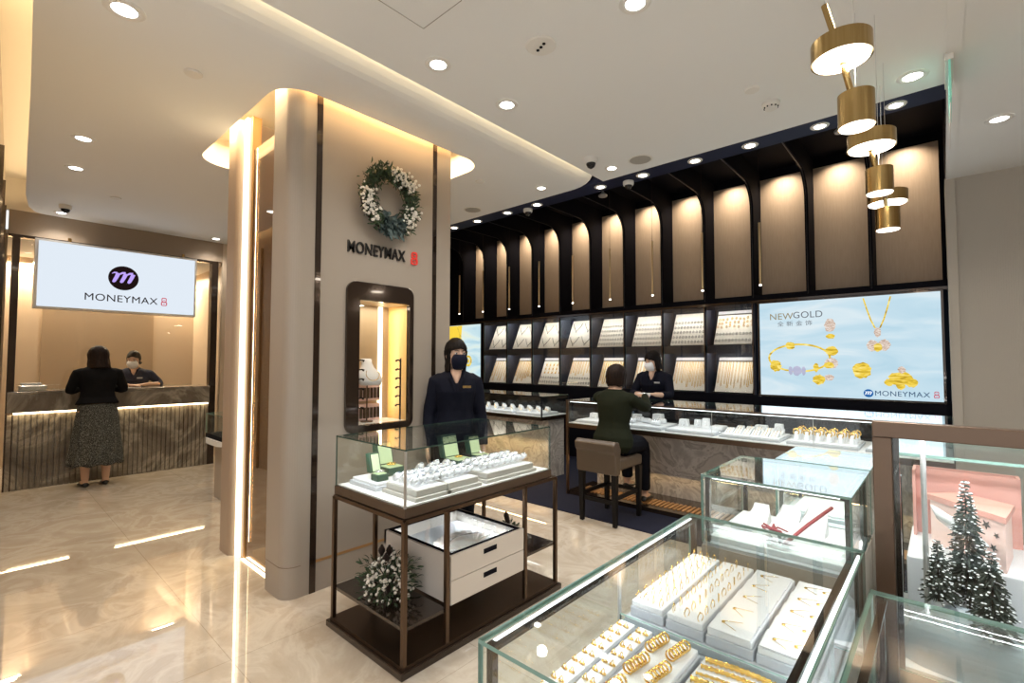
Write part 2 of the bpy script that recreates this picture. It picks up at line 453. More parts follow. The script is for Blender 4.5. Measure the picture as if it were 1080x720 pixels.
# display wall back and panels' backing
b = MB(); b.box(-8, .05, 6.66, 6.75, 0, 3.92); struct('wall_display', b, M['black'])
struct('wall_booth_side', MB().box(-8.1, -8.0, 2.42, 6.66, 0, 3.92), M['beige_wall'])
# right wall
b = MB(); b.box(.12, 3.5, 6.2, 6.28, 0, CZ)
struct('wall_right', b, M['grey_wall'])
b = MB()
x = .14
while x < 1.6:
    b.box(x, x+.008, 6.194, 6.2, .02, CZ-.01); x += .0155
struct('trim_3', b, M['grey_wall'])
struct('trim_4', MB().box(.045, .118, 6.15, 6.75, 0, CZ), M['grey_wall'])
struct('trim_5', MB().box(.055, .12, -2.5, 6.15, CZ-.012, CZ), M['ceiling'])
# left wall, very oblique
b = MB(); b.prism([(-8.1, .16), (-4.0, .02), (-2.9, -.10), (-2.9, -.2), (-8.1, .06)], 'z', 0, 3.62)
struct('wall_left', b, M['beige_wall'])
b = MB()
for xx in (-7.2, -6.2, -5.2): b.box(xx, xx+.03, .16-.034*(xx+8.1)+.004, .16-.034*(xx+8.1)+.03, 0, 3.1)
struct('trim_6', b, M['bronze_dk'])
struct('wall_void_end', MB().box(.05, .054, 4.03, 6.75, CZ, 3.96), M['black'])
struct('wall_left_return', MB().box(-3.05, -2.95, -2.5, -.12, 0, 3.62), M['beige_wall'])
# closing surfaces far behind the camera
struct('wall_back', MB().box(3.5, 3.6, -2.5, 6.28, 0, CZ), M['beige_wall'])
struct('carpet_floor', MB().box(-7.2, .04, 3.96, 6.3, 0, .008), M['carpet'])

# ------------------------------------------------------------------ pawn counter booth (left)
XB = -8.0
t = struct('wall_beam', MB().box(-8.10, XB, .2, 2.42, 2.965, CZ), mat('beam beige', (.30, .23, .165), .5))
struct('wall_cove_end', MB().box(-8.10, -8.0, -.2, 4.2, CZ, 3.62), M['ceil_warm'])
struct('trim_7', MB().box(-8.08, XB+.015, .2, 2.36, 2.935, 2.965), M['bronze_dk'])
b = MB(); b.box(-8.10, XB+.02, .235, .30, 0, 2.94); b.box(-8.10, XB+.02, 2.275, 2.36, 0, 2.94)
struct('trim_8', b, M['bronze_dk'])
struct('wall_booth_back', MB().box(-9.9, -9.8, .1, 3.0, 0, 2.98), M['beige_wall'])
struct('wall_booth_left', MB().box(-9.8, -8.1, .1, .2, 0, 2.98), M['beige_wall'])
struct('wall_booth_right', MB().box(-9.8, -8.1, 2.53, 2.62, 0, 2.98), M['beige_wall'])
struct('ceiling_booth', MB().box(-9.9, -8.1, .1, 3.0, 2.98, 3.03), M['ceiling'])
struct('wall_panel', MB().box(-9.8, -9.76, .62, 1.95, .0, 2.9), mat('bronze beige panel', (.36, .27, .18), .35))
area_light('booth_wash_left', (-9.70, .42, 2.9), .06, 30, (1, .80, .55), size_y=.25)
area_light('booth_wash_right', (-9.70, 2.2, 2.9), .06, 36, (1, .80, .55), size_y=.3)
area_light('booth_wash_front', (-9.0, 1.2, 2.9), .3, 14, (1, .86, .68))

ct = thing('service_counter', 'long stone service counter with ribbed front and glowing light strip, below the lit sign', 'counter', (XB, 1.25, 0))
b = MB()
N = 40; w = 2.03/N
b.box(XB-.10, XB, .245, 2.28, 0, .872)
for i in range(N):
    y = .245+i*w; b.box(XB, XB+.022, y+.006, y+w-.006, 0, .872)
b.build('fluted_front', M['stone_dark'], ct)
MB().box(XB-.10, XB-.004, .245, 2.28, .872, .885).build('light_strip', M['led_warm'], ct)
area = area_light('counter_glow', (XB+.035, 1.25, .893), 2.0, 5, (1, .75, .42), size_y=.04)
area.rotation_euler = (0, 0, PI/2)
b = MB(); b.box(XB-.1, XB+.06, .245, 2.275, .895, 1.10); b.build('upper_panel', M['stone_dark'], ct, bevel=.004)
MB().box(XB-.40, XB+.065, .245, 2.275, 1.10, 1.135).build('countertop', M['stone_dark'], ct, bevel=.004)
gp = MB(); gp.pane(XB-.03, XB-.02, .30, 2.275, 1.135, 2.935)
struct('window_1', gp, [M['glass_pane'], M['edge']])
# lit sign
sg = thing('lit_sign', 'large lit white MONEYMAX box sign with round emblem above the service counter', 'sign', (XB+.10, 1.23, 2.12))
MB().box(XB+.02, XB+.16, .415, 2.045, 2.11, 2.93).build('sign_case', M['chrome'], sg)
MB().box(XB+.16, XB+.166, .445, 2.02, 2.135, 2.905).build('sign_face', M['sign_lit'], sg)
b = MB(); n = 40; b.prism([(.155*math.cos(2*PI*k/n), .155*math.sin(2*PI*k/n)) for k in range(n)], 'z', 0, .003)
plane_to(b, (XB+.167, 1.235, 2.555), (0, 1, 0), (0, 0, 1)); b.build('round_emblem', M['s_dark'], sg)
b = MB(); m_stroke(b, .20); plane_to(b, (XB+.171, 1.24, 2.555), (0, 1, 0), (0, 0, 1)); b.build('emblem_letter', M['s_purple'], sg)
text('sign_lettering', 'MONEYMAX', .125, M['s_dark'], sg, (XB+.168, .855, 2.245), (0, 1, 0), (0, 0, 1), sx=1.02)
b = MB(); eight(b, .115); plane_to(b, (XB+.168, 1.672, 2.235), (0, 1, 0), (0, 0, 1)); b.build('red_seal', M['s_red'], sg)
for i, y in enumerate((.72, 1.9)):
    MB().cyl((XB+.07, y), .018, 2.93, 2.99, 16).build('standoff', M['brass'], sg)
# machine at left on the counter
o = thing('banknote_counter', 'low grey machine at the left end of the service counter', 'machine', (XB-.2, .42, 1.135))
MB().box(XB-.3, XB-.06, .34, .58, 1.135, 1.20).build('machine_body', M['chrome'], o, bevel=.01)
MB().box(XB-.28, XB-.10, .36, .54, 1.20, 1.225).build('machine_lid', M['pad_grey'], o, bevel=.006)
o = thing('small_showcase', 'small glass box on a rounded white shelf beside the slim lit pillar', 'display case', (-5.8, 2.0, 0))
MB().prism(rrect(-6.15, -5.55, 1.70, 2.35, .15), 'z', .60, .655).build('shelf', M['white'], o)
MB().box(-6.05, -5.65, 1.8, 2.25, 0, .60).build('pedestal', M['taupe'], o)
MB().box(-6.12, -5.58, 1.725, 2.32, .655, .70).build('case_base', M['black'], o)
g = MB(); g.pane(-5.588, -5.58, 1.725, 2.32, .70, .92); g.pane(-6.12, -5.58, 1.725, 1.733, .70, .92); g.pane(-6.12, -5.58, 1.725, 2.32, .912, .92)
g.build('glass_hood', [M['glass'], M['edge']], o)

# ------------------------------------------------------------------ column group
# main wall block with rounded near corners and a niche
XF = -3.08
hole = rrect(1.715, 2.245, 1.005, 2.045, .055, 5)
b = MB(); b.holed([(1.42, 0), (2.645, 0), (2.645, 3.50), (1.42, 3.50)], [[(y, z) for y, z in hole]], 'x', XF-.30, XF)
pts = [(-3.38, 1.42), (-3.38, 1.33)]
pts += [(-3.36, 1.312)]
r_ = .09
pts += [(XF-r_+r_*math.sin(a), 1.312+r_-r_*math.cos(a)) for a in [PI/2*k/10 for k in range(11)]]
pts += [(XF, 1.42)]
b.prism(pts, 'z', 0, 3.50)
b.box(-3.42, -3.38, 1.36, 2.645, 0, 3.50)
struct('wall_column', b, M['taupe'])
b = MB(); b.box(XF-.01, XF+.004, 1.475, 1.515, 0, 3.45); b.box(XF-.01, XF+.004, 2.455, 2.495, 0, 3.45)
struct('trim_9', b, M['bronze_dk'])
b = MB(); b.box(XF, XF+.0025, 1.515, 2.455, .188, .205)
struct('trim_10', b, M['copper'])
b = MB(); b.prism([(x+ (.0015 if x > -3.3 else 0), y-.0015) for x, y in pts], 'z', .196, .199)
struct('trim_11', b, M['bronze_lt'])
# slim lit pillar
b = MB(); b.prism(rrect(-4.37, -4.11, 1.335, 1.62, .06, 6, corners=(1, 0, 0, 1)), 'z', 0, 3.42)
struct('wall_slim_pillar', b, mat('pinkish taupe laminate', (.42, .33, .26), .4))
struct('trim_12', MB().box(-4.108, -4.045, 1.375, 1.41, 0, 3.42), M['led_strip'])
area_light('pillar_strip_light', (-4.04, 1.365, 1.7), .012, 5, (1, .74, .4), (.5, -.85, 0), size_y=3.2)
struct('trim_13', MB().box(-4.043, -3.99, 1.395, 1.46, 0, 3.42), mat('orange oak', (.45, .25, .10), .35))
g = MB(); g.pane(-3.99, -3.42, 1.408, 1.416, .01, 3.15)
struct('window_2', g, [M['glass_bronze'], M['bronze']])
struct('trim_14', MB().box(-3.99, -3.42, 1.38, 1.40, 0, .006), M['led_warm'])
# niche
nf = thing('niche_frame', 'dark polished bronze frame with rounded corners set into the column below MONEYMAX', 'display niche', (XF, 1.98, 1.0))
outr = rrect(1.70, 2.262, .99, 2.06, .07, 6); inr = rrect(1.80, 2.225, 1.045, 1.93, .004, 2)
MB().holed(outr, [inr], 'x', XF-.02, XF+.022).build('frame', M['bronze_dk'], nf, bevel=.008)
b = MB(); b.box(XF-.28, XF-.27, 1.75, 2.235, 1.03, 1.95); b.box(XF-.27, XF-.02, 1.79, 1.80, 1.03, 1.95)
b.box(XF-.27, XF-.02, 1.75, 2.235, 1.93, 1.94)
b.build('lining', mat('tan niche lining', (.42, .33, .22), .45), nf)
MB().box(XF-.27, XF-.02, 1.80, 2.225, 1.03, 1.045).build('shelf', M['white'], nf)
MB().box(XF-.27, XF-.02, 2.225, 2.235, 1.045, 1.93).build('side_panel', mat('honey gold panel', (.75, .48, .18), .35), nf, label='honey gold side panel')
b = MB()
for k in range(44): b.box(XF-.268, XF-.258, 2.13, 2.165, 1.05+k*.02, 1.05+k*.02+.017)
b.build('light_strip', M['led_strip'], nf)
area_light('niche_light', (XF-.13, 2.0, 1.92), .2, 1.8, (1, .88, .7), size_y=.35)
area_light('niche_strip_glow', (XF-.25, 2.15, 1.5), .03, 1.1, (1, .72, .36), (1, .4, 0), size_y=.8)
g = MB(); g.pane(XF-.005, XF-.001, 1.80, 2.225, 1.045, 1.93); g.build('glass_door', [M['glass_pane'], M['edge']], nf)
# bust on the niche shelf
bu = thing('necklace_bust', 'white neck-shaped display bust on a stem, tilted forward in the column niche', 'display bust', (XF-.13, 1.98, 1.045))
cx, cy = XF-.13, 1.955
MB().cyl((cx, cy), .045, 1.045, 1.055, 20).build('base', M['bronze'], bu)
MB().cyl((cx, cy), .005, 1.055, 1.34, 10).build('stem', M['bronze'], bu)
b = MB(); rings = []
for z, a, bb, dx in ((0, .085, .030, .05), (.04, .105, .040, .035), (.09, .095, .045, .015), (.125, .055, .04, 0), (.16, .040, .036, -.01), (.19, .042, .036, -.02), (.195, .03, .03, -.02)):
    rings.append([(cx+dx+math.sin(q)*bb, cy+math.cos(q)*a, 1.32+z) for q in [2*PI*k/20 for k in range(20)]])
b.loft(rings); b.build('neck_form', M['pad'], bu, smooth=True)
b = MB(); b.tube([(cx+.05+.035*math.cos(q*.5), cy+.055*math.sin(q), 1.40-.045*math.cos(q)) for q in [-2.2+4.4*k/16 for k in range(17)]], .0022, 6)
tag(b.build('necklace', M['gold']), 'fine gold necklace with round pendant on the niche bust', 'necklace')
# hook rail right, hook rail left
for (yy, zz0, zz1, nm, xr) in ((2.20, 1.10, 1.52, 'black hook rail standing at the right of the column niche', XF-.06), (1.815, 1.06, 1.52, 'black hook rail standing at the left edge of the column niche', XF-.04)):
    hk = thing('hook_stand', nm, 'display stand', (xr, yy, 1.045))
    MB().box(xr-.006, xr+.006, yy-.004, yy+.004, 1.045, zz1).build('post', M['black'], hk)
    sgn = -1 if yy > 2 else 1
    for k in range(6):
        z = zz1-.02-k*.068
        MB().tube([(xr, yy, z), (xr+.01, yy+sgn*.035, z+.006), (xr+.014, yy+sgn*.05, z-.002)], [.005, .005, .009], 8).build('hook', M['black'], hk)
# pink/white ring bars low in the niche
for i in range(2):
    rb = thing('ring_rack', ('lower' if i == 0 else 'upper')+' rose and white slotted ring rack at the bottom of the column niche', 'display rack', (XF-.2, 1.95, 1.045))
    zz = 1.045+i*.15; 
    b = MB(); b.box(XF-.24, XF-.20, 1.83, 2.11, zz, zz+.125); b.build('back_bar', M['blush'], rb)
    b = MB()
    for k in range(9): b.box(XF-.20, XF-.185, 1.845+k*.03, 1.86+k*.03, zz+.02, zz+.10)
    b.build('slots', M['bronze'], rb)
# lettering over the niche and wreath
ls = thing('wall_lettering', 'dark raised MONEYMAX lettering with red seal on the column below the wreath', 'sign', (XF, 1.97, 2.25))
text('letters', 'MONEYMAX', .118, M['text_black'], ls, (XF+.006, 1.70, 2.262), (0, 1, 0), (0, 0, 1), ext=.006, sx=.70, bold=.0015)
b = MB(); eight(b, .105, .012); plane_to(b, (XF, 2.272, 2.25), (0, 1, 0), (0, 0, 1)); b.build('red_seal', M['red_logo'], ls)

def leaf(mb, p, d, n, L, W, mi=0):
    d = d.normalized(); s_ = d.cross(n).normalized(); n = s_.cross(d)
    pr = ((0, .10), (.3, .9), (.6, 1), (.85, .55), (1, .05))
    a = [p+d*(L*t)+s_*(W*w)+n*(L*.15*math.sin(PI*t)) for t, w in pr]
    c = [p+d*(L*t)-s_*(W*w)+n*(L*.15*math.sin(PI*t)) for t, w in pr]
    m_ = [p+d*(L*t)+n*(L*.15*math.sin(PI*t)-W*.3) for t, w in pr]
    va = [mb.bm.verts.new(q) for q in a]; vc = [mb.bm.verts.new(q) for q in c]; vm = [mb.bm.verts.new(q) for q in m_]
    for i in range(4):
        for A, B in ((va, vm), (vm, vc)):
            f = mb.bm.faces.new((A[i], A[i+1], B[i+1], B[i])); f.material_index = mi
def rv(): return Vector((rnd.uniform(-1, 1), rnd.uniform(-1, 1), rnd.uniform(-1, 1)))
wr = thing('wreath', 'round leafy wreath with white berry sprays on the column above the lettering', 'wreath', (XF+.04, 2.0, 2.68))
WC = Vector((XF+.045, 2.005, 2.685)); WR = .195
def wp(a, dr=0, dx=0): return WC+Vector((dx, (WR+dr)*math.cos(a), (WR+dr)*math.sin(a)))
b = MB(); b.tube([wp(2*PI*k/40, 0, -.02) for k in range(40)], .022, 8, closed=True); b.build('ring', M['twig'], wr)
b = MB(); c = MB()
for i in range(1200):
    a = rnd.uniform(0, 2*PI); tgt = b
    dark = (-1.9 < (a if a < PI else a-2*PI) < -1.1)
    p = wp(a, rnd.gauss(-.006, .032), rnd.uniform(-.01, .045))
    out = Vector((0, math.cos(a), math.sin(a)))*rnd.uniform(-.6, 1.4)+Vector((rnd.uniform(.1, 1), 0, 0))+Vector((0, -math.sin(a), math.cos(a)))*rnd.uniform(-1, 1.4)
    if dark: leaf(c, p, out, Vector((1, 0, 0))+rv()*.3, rnd.uniform(.05, .085), .015)
    else: leaf(b, p, out, Vector((1, 0, 0))+rv()*.6, rnd.uniform(.03, .06), .006)
o = b.build('foliage', M['leaf'], wr); o['kind'] = 'stuff'
o = c.build('broad_leaves', M['leaf_grey'], wr, label='grey green broad leaves at the bottom'); o['kind'] = 'stuff'
for (a0, a1, nn) in ((.5, 1.55, 95), (2.9, 4.1, 110), (-1.0, -.15, 75)):
    b = MB()
    for i in range(nn):
        a = rnd.uniform(a0, a1); b.ell(wp(a, rnd.gauss(.01, .03), rnd.uniform(.03, .085)), rnd.uniform(.007, .0115), 7, 5)
    o = b.build('berry_spray', M['berry'], wr, smooth=True); o['kind'] = 'stuff'
area_light('column_face_wash', (XF+.028, 1.97, 3.46), .05, 30, (1, .62, .26), (.0, 0, -1), size_y=1.2).rotation_euler = (0, 0, 0)
area_light('recess_near', (-3.95, 1.275, 3.46), 1.5, 16, (1, .74, .42), (0, 0, -1), size_y=.06)
area_light('recess_left', (-4.60, 2.1, 3.46), .2, 12, (1, .74, .42), (0, 0, -1), size_y=1.5)
area_light('recess_far', (-3.75, 2.83, 3.46), 1.3, 14, (1, .74, .42), (0, 0, -1), size_y=.15)
# cove lights
area_light('cove_slot_light', (-2.335, .8, CZ+.065), 6.2, 16, (1, .76, .42), (-1, 0, .15), size_y=.025)
lo = area_light('left_cove_light', (-5.4, .34, 3.34), 4.8, 9, (1, .76, .46), (0, -.6, .8), size_y=.05)
area_light('left_cove_light_near', (-3.4, .16, 3.34), 1.0, 2.5, (1, .76, .46), (0, -.6, .8), size_y=.05)

# ------------------------------------------------------------------ ceiling fixtures
def downlight(x, y, r, label, group, p=20, col=(1, .94, .86), spread=2.3, tilt=None, z=CZ):
    o = thing('recessed_downlight', label, 'ceiling light', (x, y, z), group)
    mb = MB(); n = 28
    mb.loft([[(x+math.cos(2*PI*k/n)*q, y+math.sin(2*PI*k/n)*q, z+dz) for k in range(n)] for q, dz in ((r*.78, -.001), (r*.80, -.006), (r*1.22, -.006), (r*1.3, -.001))], cap=False)
    mb.build('rim', M['plastic'], o, smooth=True)
    MB().cyl((x, y), r*.8, z-.003, z-.001, 24).build('lens', M['lamp'], o)
    l = bpy.data.lights.new('downlight_beam', 'SPOT'); l.energy = p; l.color = col; l.spot_size = spread; l.spot_blend = .9; l.shadow_soft_size = .05
    lo = bpy.data.objects.new('downlight_beam', l); COL.objects.link(lo); lo.location = (x, y, z-.03)
    return o
for args in ((-3.00, .44, .068, 'largest round downlight over the polished floor, top left of the photo', None, 60),
             (-5.01, .51, .06, 'round downlight, second in the row along the left ceiling edge', None, 60),
             (-5.84, .55, .06, 'round downlight, third in the row along the left ceiling edge', None, 55),
             (-7.75, .62, .055, 'round downlight closest to the beam above the service counter', None, 45),
             (-7.75, 2.25, .055, 'small downlight by the right end of the service counter beam', None, 40),
             (-2.18, 1.77, .06, 'downlight beside the cove, nearer of the two over the watch showcase', None, 60),
             (-2.18, 2.37, .06, 'downlight beside the cove, farther of the two over the watch showcase', None, 60),
             (-1.08, 2.10, .06, 'downlight cut by the top edge of the photo, over the long gold showcase', None, 60),
             (-2.20, 3.80, .05, 'downlight on the white ceiling next to the dark dome camera and speaker', None, 45),
             (-2.99, 3.77, .05, 'downlight on the cove side, near the navy soffit', None, 45),
             (-.10, 3.79, .062, 'downlight in front of the green exit sign', None, 50),
             (.34, 4.88, .062, 'downlight on the ceiling above the ribbed grey wall', None, 50),
             (.15, 2.36, .06, 'downlight at the top right corner of the photo', None, 50)):
    downlight(*args[:5], p=args[5]*.6)
for (x, y) in ((-1.6, -.6), (.6, -.8), (1.6, 1.2), (1.8, 3.4), (-3.2, -1.6)): 
    downlight(x, y, .06, 'added fill downlight, unseen behind the camera', 'added fill downlights behind the camera', p=42)  # unseen downlights added as soft fill for the room
names = ['first', 'second', 'third', 'fourth', 'fifth', 'sixth', 'seventh', 'eighth', 'ninth', 'tenth']
for i, (x, y) in enumerate([(-4.75, 4.145), (-4.31, 4.14), (-3.80, 4.13), (-3.35, 4.12), (-2.53, 4.11), (-2.07, 4.10), (-1.576, 4.09), (-1.129, 4.08), (-.646, 4.08), (-.202, 4.08)]):
    lab = ('bright spotlight in the navy soffit, %s from the column side' % names[i]) if i < 9 else 'rightmost bright spotlight in the navy soffit, beside the end wall'
    downlight(x, 4.145, .048, lab, 'spotlights in the navy soffit', p=16, col=(.97, .98, 1), spread=2.0)

def disc_plate(name, x, y, r, m, label, cat, h=.012):
    mb = MB(); mb.lathe((x, y, CZ), [(r, 0), (r, -h*.5), (r*.9, -h), (.001, -h)], 28)
    return tag(mb.build(name, m, smooth=False, loc=(x, y, CZ)), label, cat)
o = thing('ceiling_sensor', 'round white ceiling plate with small dark sockets, above the watch showcase', 'sensor', (-1.62, 2.04, CZ))
MB().lathe((-1.62, 2.04, CZ), [(.085, 0), (.085, -.005), (.078, -.01), (.001, -.01)], 32).build('plate', M['plastic'], o)
b = MB()
for dx, dy in ((-.03, .01), (0, .0), (.03, -.012)): b.cyl((-1.62+dx, 2.04+dy), .009, CZ-.014, CZ-.01, 12)
b.build('sockets', M['black'], o)
disc_plate('sprinkler_cover', -3.36, .83, .05, M['plastic'], 'small round white cap on the ceiling left of the column recess', 'sprinkler cover')
disc_plate('sprinkler_cover', -.877, 3.284, .045, M['plastic'], 'small round white cap on the ceiling near the pendant cluster', 'sprinkler cover')
disc_plate('sprinkler_cover', -3.325, 3.227, .045, M['plastic'], 'small round white cap on the ceiling behind the column', 'sprinkler cover')
disc_plate('sprinkler_cover', -6.60, .95, .05, M['plastic'], 'small round white cap on the ceiling near the service counter', 'sprinkler cover')
def speaker(x, y, label):
    o = thing('ceiling_speaker', label, 'speaker', (x, y, CZ))
    MB().lathe((x, y, CZ), [(.105, 0), (.105, -.004), (.09, -.006), (.089, -.003)], 32).build('rim', M['plastic'], o)
    MB().cyl((x, y), .09, CZ-.006, CZ-.003, 32).build('grille', M['grille'], o)
speaker(-1.92, 3.80, 'round grey ceiling speaker right of the dome camera'); speaker(-4.02, 3.79, 'round grey ceiling speaker just right of the column')
def dome(x, y, label, z=CZ, s=1.):
    o = thing('dome_camera', label, 'security camera', (x, y, z))
    MB().lathe((x, y, z), [(.058*s, 0), (.058*s, -.03*s), (.05*s, -.045*s), (.001, -.045*s)], 28).build('housing', M['plastic'], o, smooth=False)
    MB().lathe((x, y, z-.045*s), [(.042*s, .01), (.040*s, -.012*s), (.030*s, -.030*s), (.012*s, -.042*s), (.001, -.043*s)], 24).build('dome', M['blackgloss'], o, smooth=True)
dome(-2.23, 3.50, 'black dome camera on a white base, on the ceiling by the navy soffit')
dome(-7.35, .62, 'dark dome camera on the left ceiling close to the service counter')
dome(-2.25, 4.20, 'white dome camera hanging from the navy soffit, right one of two', z=CZ, s=.9)
dome(-3.53, 4.20, 'white dome camera hanging from the navy soffit, left one of two', z=CZ, s=.9)
o = thing('smoke_detector', 'round white smoke detector on the ceiling left of the pendants', 'smoke detector', (-.83, 3.55, CZ))
MB().lathe((-.83, 3.55, CZ), [(.055, 0), (.055, -.018), (.04, -.03), (.038, -.042), (.001, -.045)], 28).build('body', M['plastic'], o)
b = MB(); 
for k in range(10): b.box(-.83+.041*math.cos(k*.628)-.004, -.83+.041*math.cos(k*.628)+.004, 3.55+.041*math.sin(k*.628)-.004, 3.55+.041*math.sin(k*.628)+.004, CZ-.036, CZ-.028)
b.build('slots', M['black'], o)
for (x, y, lb) in ((-3.05, 5.05, 'small sprinkler head in the black ceiling over the staff area, left one'), (-.62, 5.0, 'small sprinkler head in the black ceiling over the staff area, right one')):
    o = thing('fire_sprinkler', lb, 'sprinkler', (x, y, 3.6))
    MB().cyl((x, y), .008, 3.56, 3.92, 10).build('pipe', M['bronze_dk'], o)
    MB().lathe((x, y, 3.50), [(.001, 0), (.05, .004), (.055, .02), (.02, .05), (.012, .07)], 20).build('deflector', M['chrome'], o)
# access hatch lines
b = MB(); x0, x1, y0, y1 = -2.0, -1.70, .95, 1.52
for q in ((x0, x0+.004, y0, y1), (x1, x1+.004, y0, y1), (x0, x1, y0, y0+.004), (x0, x1, y1, y1+.004)): b.box(q[0], q[1], q[2], q[3], CZ-.0012, CZ)
o = b.build('ceiling_hatch', mat('hatch joint', (.35, .33, .3), .8)); tag(o, 'square access hatch outlined on the white ceiling at the top centre', 'hatch')
# exit sign
o = thing('exit_sign', 'green acrylic exit sign hanging edge-on from the ceiling at the end of the navy soffit', 'sign', (.07, 3.9, CZ))
MB().box(.045, .085, 3.62, 4.02, CZ-.045, CZ).build('mount', M['plastic'], o, bevel=.004)
MB().box(.060, .070, 3.62, 4.02, CZ-.26, CZ-.045).build('panel', M['exit_glass'], o)
MB().tube([(.065, 3.70, CZ-.26), (.065, 4.4, CZ-.30)], .003, 6).build('cable', M['plastic'], o)

# pendants
def pendant(c_disc, rd, hd, c_cyl, rc, hc, rod, label):
    o = thing('pendant_light', label, 'pendant light', (c_disc[0], c_disc[1], CZ), 'brass pendant lights')
    sh = M['brass']
    for nm, c, r, h in (('disc_shade', c_disc, rd, hd), ('cylinder_shade', c_cyl, rc, hc)):
        p = MB(); p.lathe((c[0], c[1], c[2]), [(r*.93, .004), (r, 0), (r, h), (.001, h)], 36); q = p.build(nm, sh, o)
        MB().cyl((c[0], c[1]), r*.92, c[2]-.002, c[2]+.006, 32).build('diffuser', M['lamp_pendant'], q)
        area_light('pendant_beam', (c[0], c[1], c[2]-.01), r*1.6, 2.5, (1, .9, .74))
    MB().tube(rod, .011, 12).build('rod', sh, o)
    b = MB()
    for (x, y, z) in ((rod[0][0], rod[0][1], rod[0][2]), (c_cyl[0], c_cyl[1], c_cyl[2]+hc)): b.tube([(x, y, z), (x, y, CZ)], .0012, 5)
    b.build('cables', M['chrome'], o)
pendant((-.253, 2.09, 2.605), .096, .072, (-.219, 2.15, 2.365), .058, .125, [(-.30, 2.08, 2.83), (-.262, 2.10, 2.66), (-.225, 2.145, 2.46)], 'brass pendant nearest the camera, tilted rod joining a wide disc and a cylinder')
pendant((-.242, 2.92, 2.55), .100, .07, (-.218, 2.98, 2.335), .057, .125, [(-.29, 2.90, 2.66), (-.256, 2.93, 2.60), (-.225, 2.97, 2.44)], 'middle of the three brass pendants in the hanging row')
pendant((-.236, 3.72, 2.47), .102, .07, (-.223, 3.50, 2.26), .058, .125, [(-.26, 3.78, 2.60), (-.25, 3.70, 2.56), (-.228, 3.52, 2.38)], 'farthest and lowest brass pendant of the hanging row')

# ------------------------------------------------------------------ display wall
YF = 6.3; PITCH = .581
fins = [.0365-PITCH*k for k in range(0, 13)]          # front edges of the fins, right to left
finlab = names
# fins with a quarter-round top that runs on as a beam to the soffit
def fin_mesh(x):
    pr = [(6.66, 2.26), (YF, 2.26), (YF, 3.30)]
    for k in range(1, 9):
        a = PI/2*k/8; pr.append((YF-.30*(1-math.cos(a)), 3.35+.30*math.sin(a)))
    pr += [(4.26, 3.65), (4.26, 3.90), (6.66, 3.90)]
    b = MB(); b.prism(pr, 'x', x-.025, x+.012); return b
fin = thing('wall_fin', 'black curved fin between tan wall panels', 'wall fin', (0, YF, 2.26), 'black fins between the tan panels')
fin_mesh(0).build('fin_board', M['black'], fin)
e_ = MB()
pts = [(0-.006, YF-.002, 2.27), (-.006, YF-.002, 3.33)]+[(-.006, YF-.30*(1-math.cos(PI/2*k/8))-.002, 3.35+.30*math.sin(PI/2*k/8)) for k in range(1, 9)]+[(-.006, 4.3, 3.648)]
e_.tube(pts, .006, 6); e_.build('edge_strip', mat('dark slate metal', (.02, .02, .024), .4, .2), fin)
words = ['first', 'second', 'third', 'fourth', 'fifth', 'sixth', 'seventh', 'eighth', 'ninth', 'tenth', 'eleventh', 'twelfth', 'thirteenth']
for k, x in enumerate(fins[1:]):
    lab = 'black curved fin between tan wall panels, %s from the right end of the display wall' % words[k]
    if k == 0: fin.location.x = x; fin['label'] = lab
    else: dup(fin, loc=(x, YF, 2.26), label=lab)
for k in range(12):
    x1, x0 = fins[k]-.028, fins[k+1]+.014
    p = MB().box(x0, x1, 6.62, 6.655, 2.30, 3.80) and None
    b = MB(); b.box(x0, x1, 6.62, 6.655, 2.30, 3.80)
    tag(b.build('wall_panel', M['taupe_panel'], loc=((x0+x1)/2, 6.62, 2.30)), 'tall tan wall panel, %s from the right end of the display wall' % words[k], 'wall panel', 'tan wall panels')
    area_light('panel_wash', ((x0+x1)/2, 6.42, 3.86), .16, 3.4, (1, .84, .64), (0, .30, -1), size_y=.05, spread=1.9)
# frieze under the panels, base of the wall
struct('trim_15', MB().box(-7.6, .045, YF-.004, 6.66, 2.235, 2.30), M['black'])
struct('trim_16', MB().box(-7.6, .045, YF-.012, YF, 2.205, 2.235), M['bronze_dk'])
struct('trim_17', MB().box(-7.6, .045, YF-.004, 6.66, .95, 1.095), M['black'])
struct('trim_18', MB().box(-7.6, .045, YF, 6.66, 0, .95), M['black'])
# jewellery cabinet: one unit with 8 bays in two rows
cab = thing('wall_cabinet', 'black wall cabinet with two rows of lit bays behind the counters', 'cabinet', (-4.05, YF, 1.095))
xs = [fins[k] for k in range(3, 12)]
b = MB()
for x in xs: b.box(x-.022, x+.012, YF, 6.64, 1.095, 2.205)
b.box(xs[-1], xs[0], YF, 6.64, 1.635, 1.70); b.box(xs[-1], xs[0], YF, 6.64, 2.19, 2.205)
b.build('carcass', M['cubby'], cab)
b = MB()
for x in xs: b.box(x-.024, x-.014, YF-.006, YF, 1.095, 2.205)
b.build('divider_edges', M['bronze'], cab)
b = MB(); b.box(xs[-1], xs[0], YF, YF+.012, 1.600, 1.635); b.box(xs[-1], xs[0], YF, YF+.012, 2.155, 2.19); b.build('front_lips', M['cubby'], cab)
b = MB(); b.box(xs[-1], xs[0], 6.64, 6.65, 1.095, 2.205); b.build('back_panel', M['cubby'], cab)
g = MB()
for x0, x1 in zip(xs[1:], xs): g.pane(x0+.014, x1-.024, YF-.006, YF-.001, 1.10, 2.20)
g.build('glass_doors', [M['glass_pane'], M['edge']], cab)
b = MB()
for x0, x1 in zip(xs[1:], xs):
    for z in (1.625, 2.18):
        b.box(x0+.03, x1-.04, YF+.03, YF+.05, z, z+.008)
b.build('light_strips', M['led'], cab)
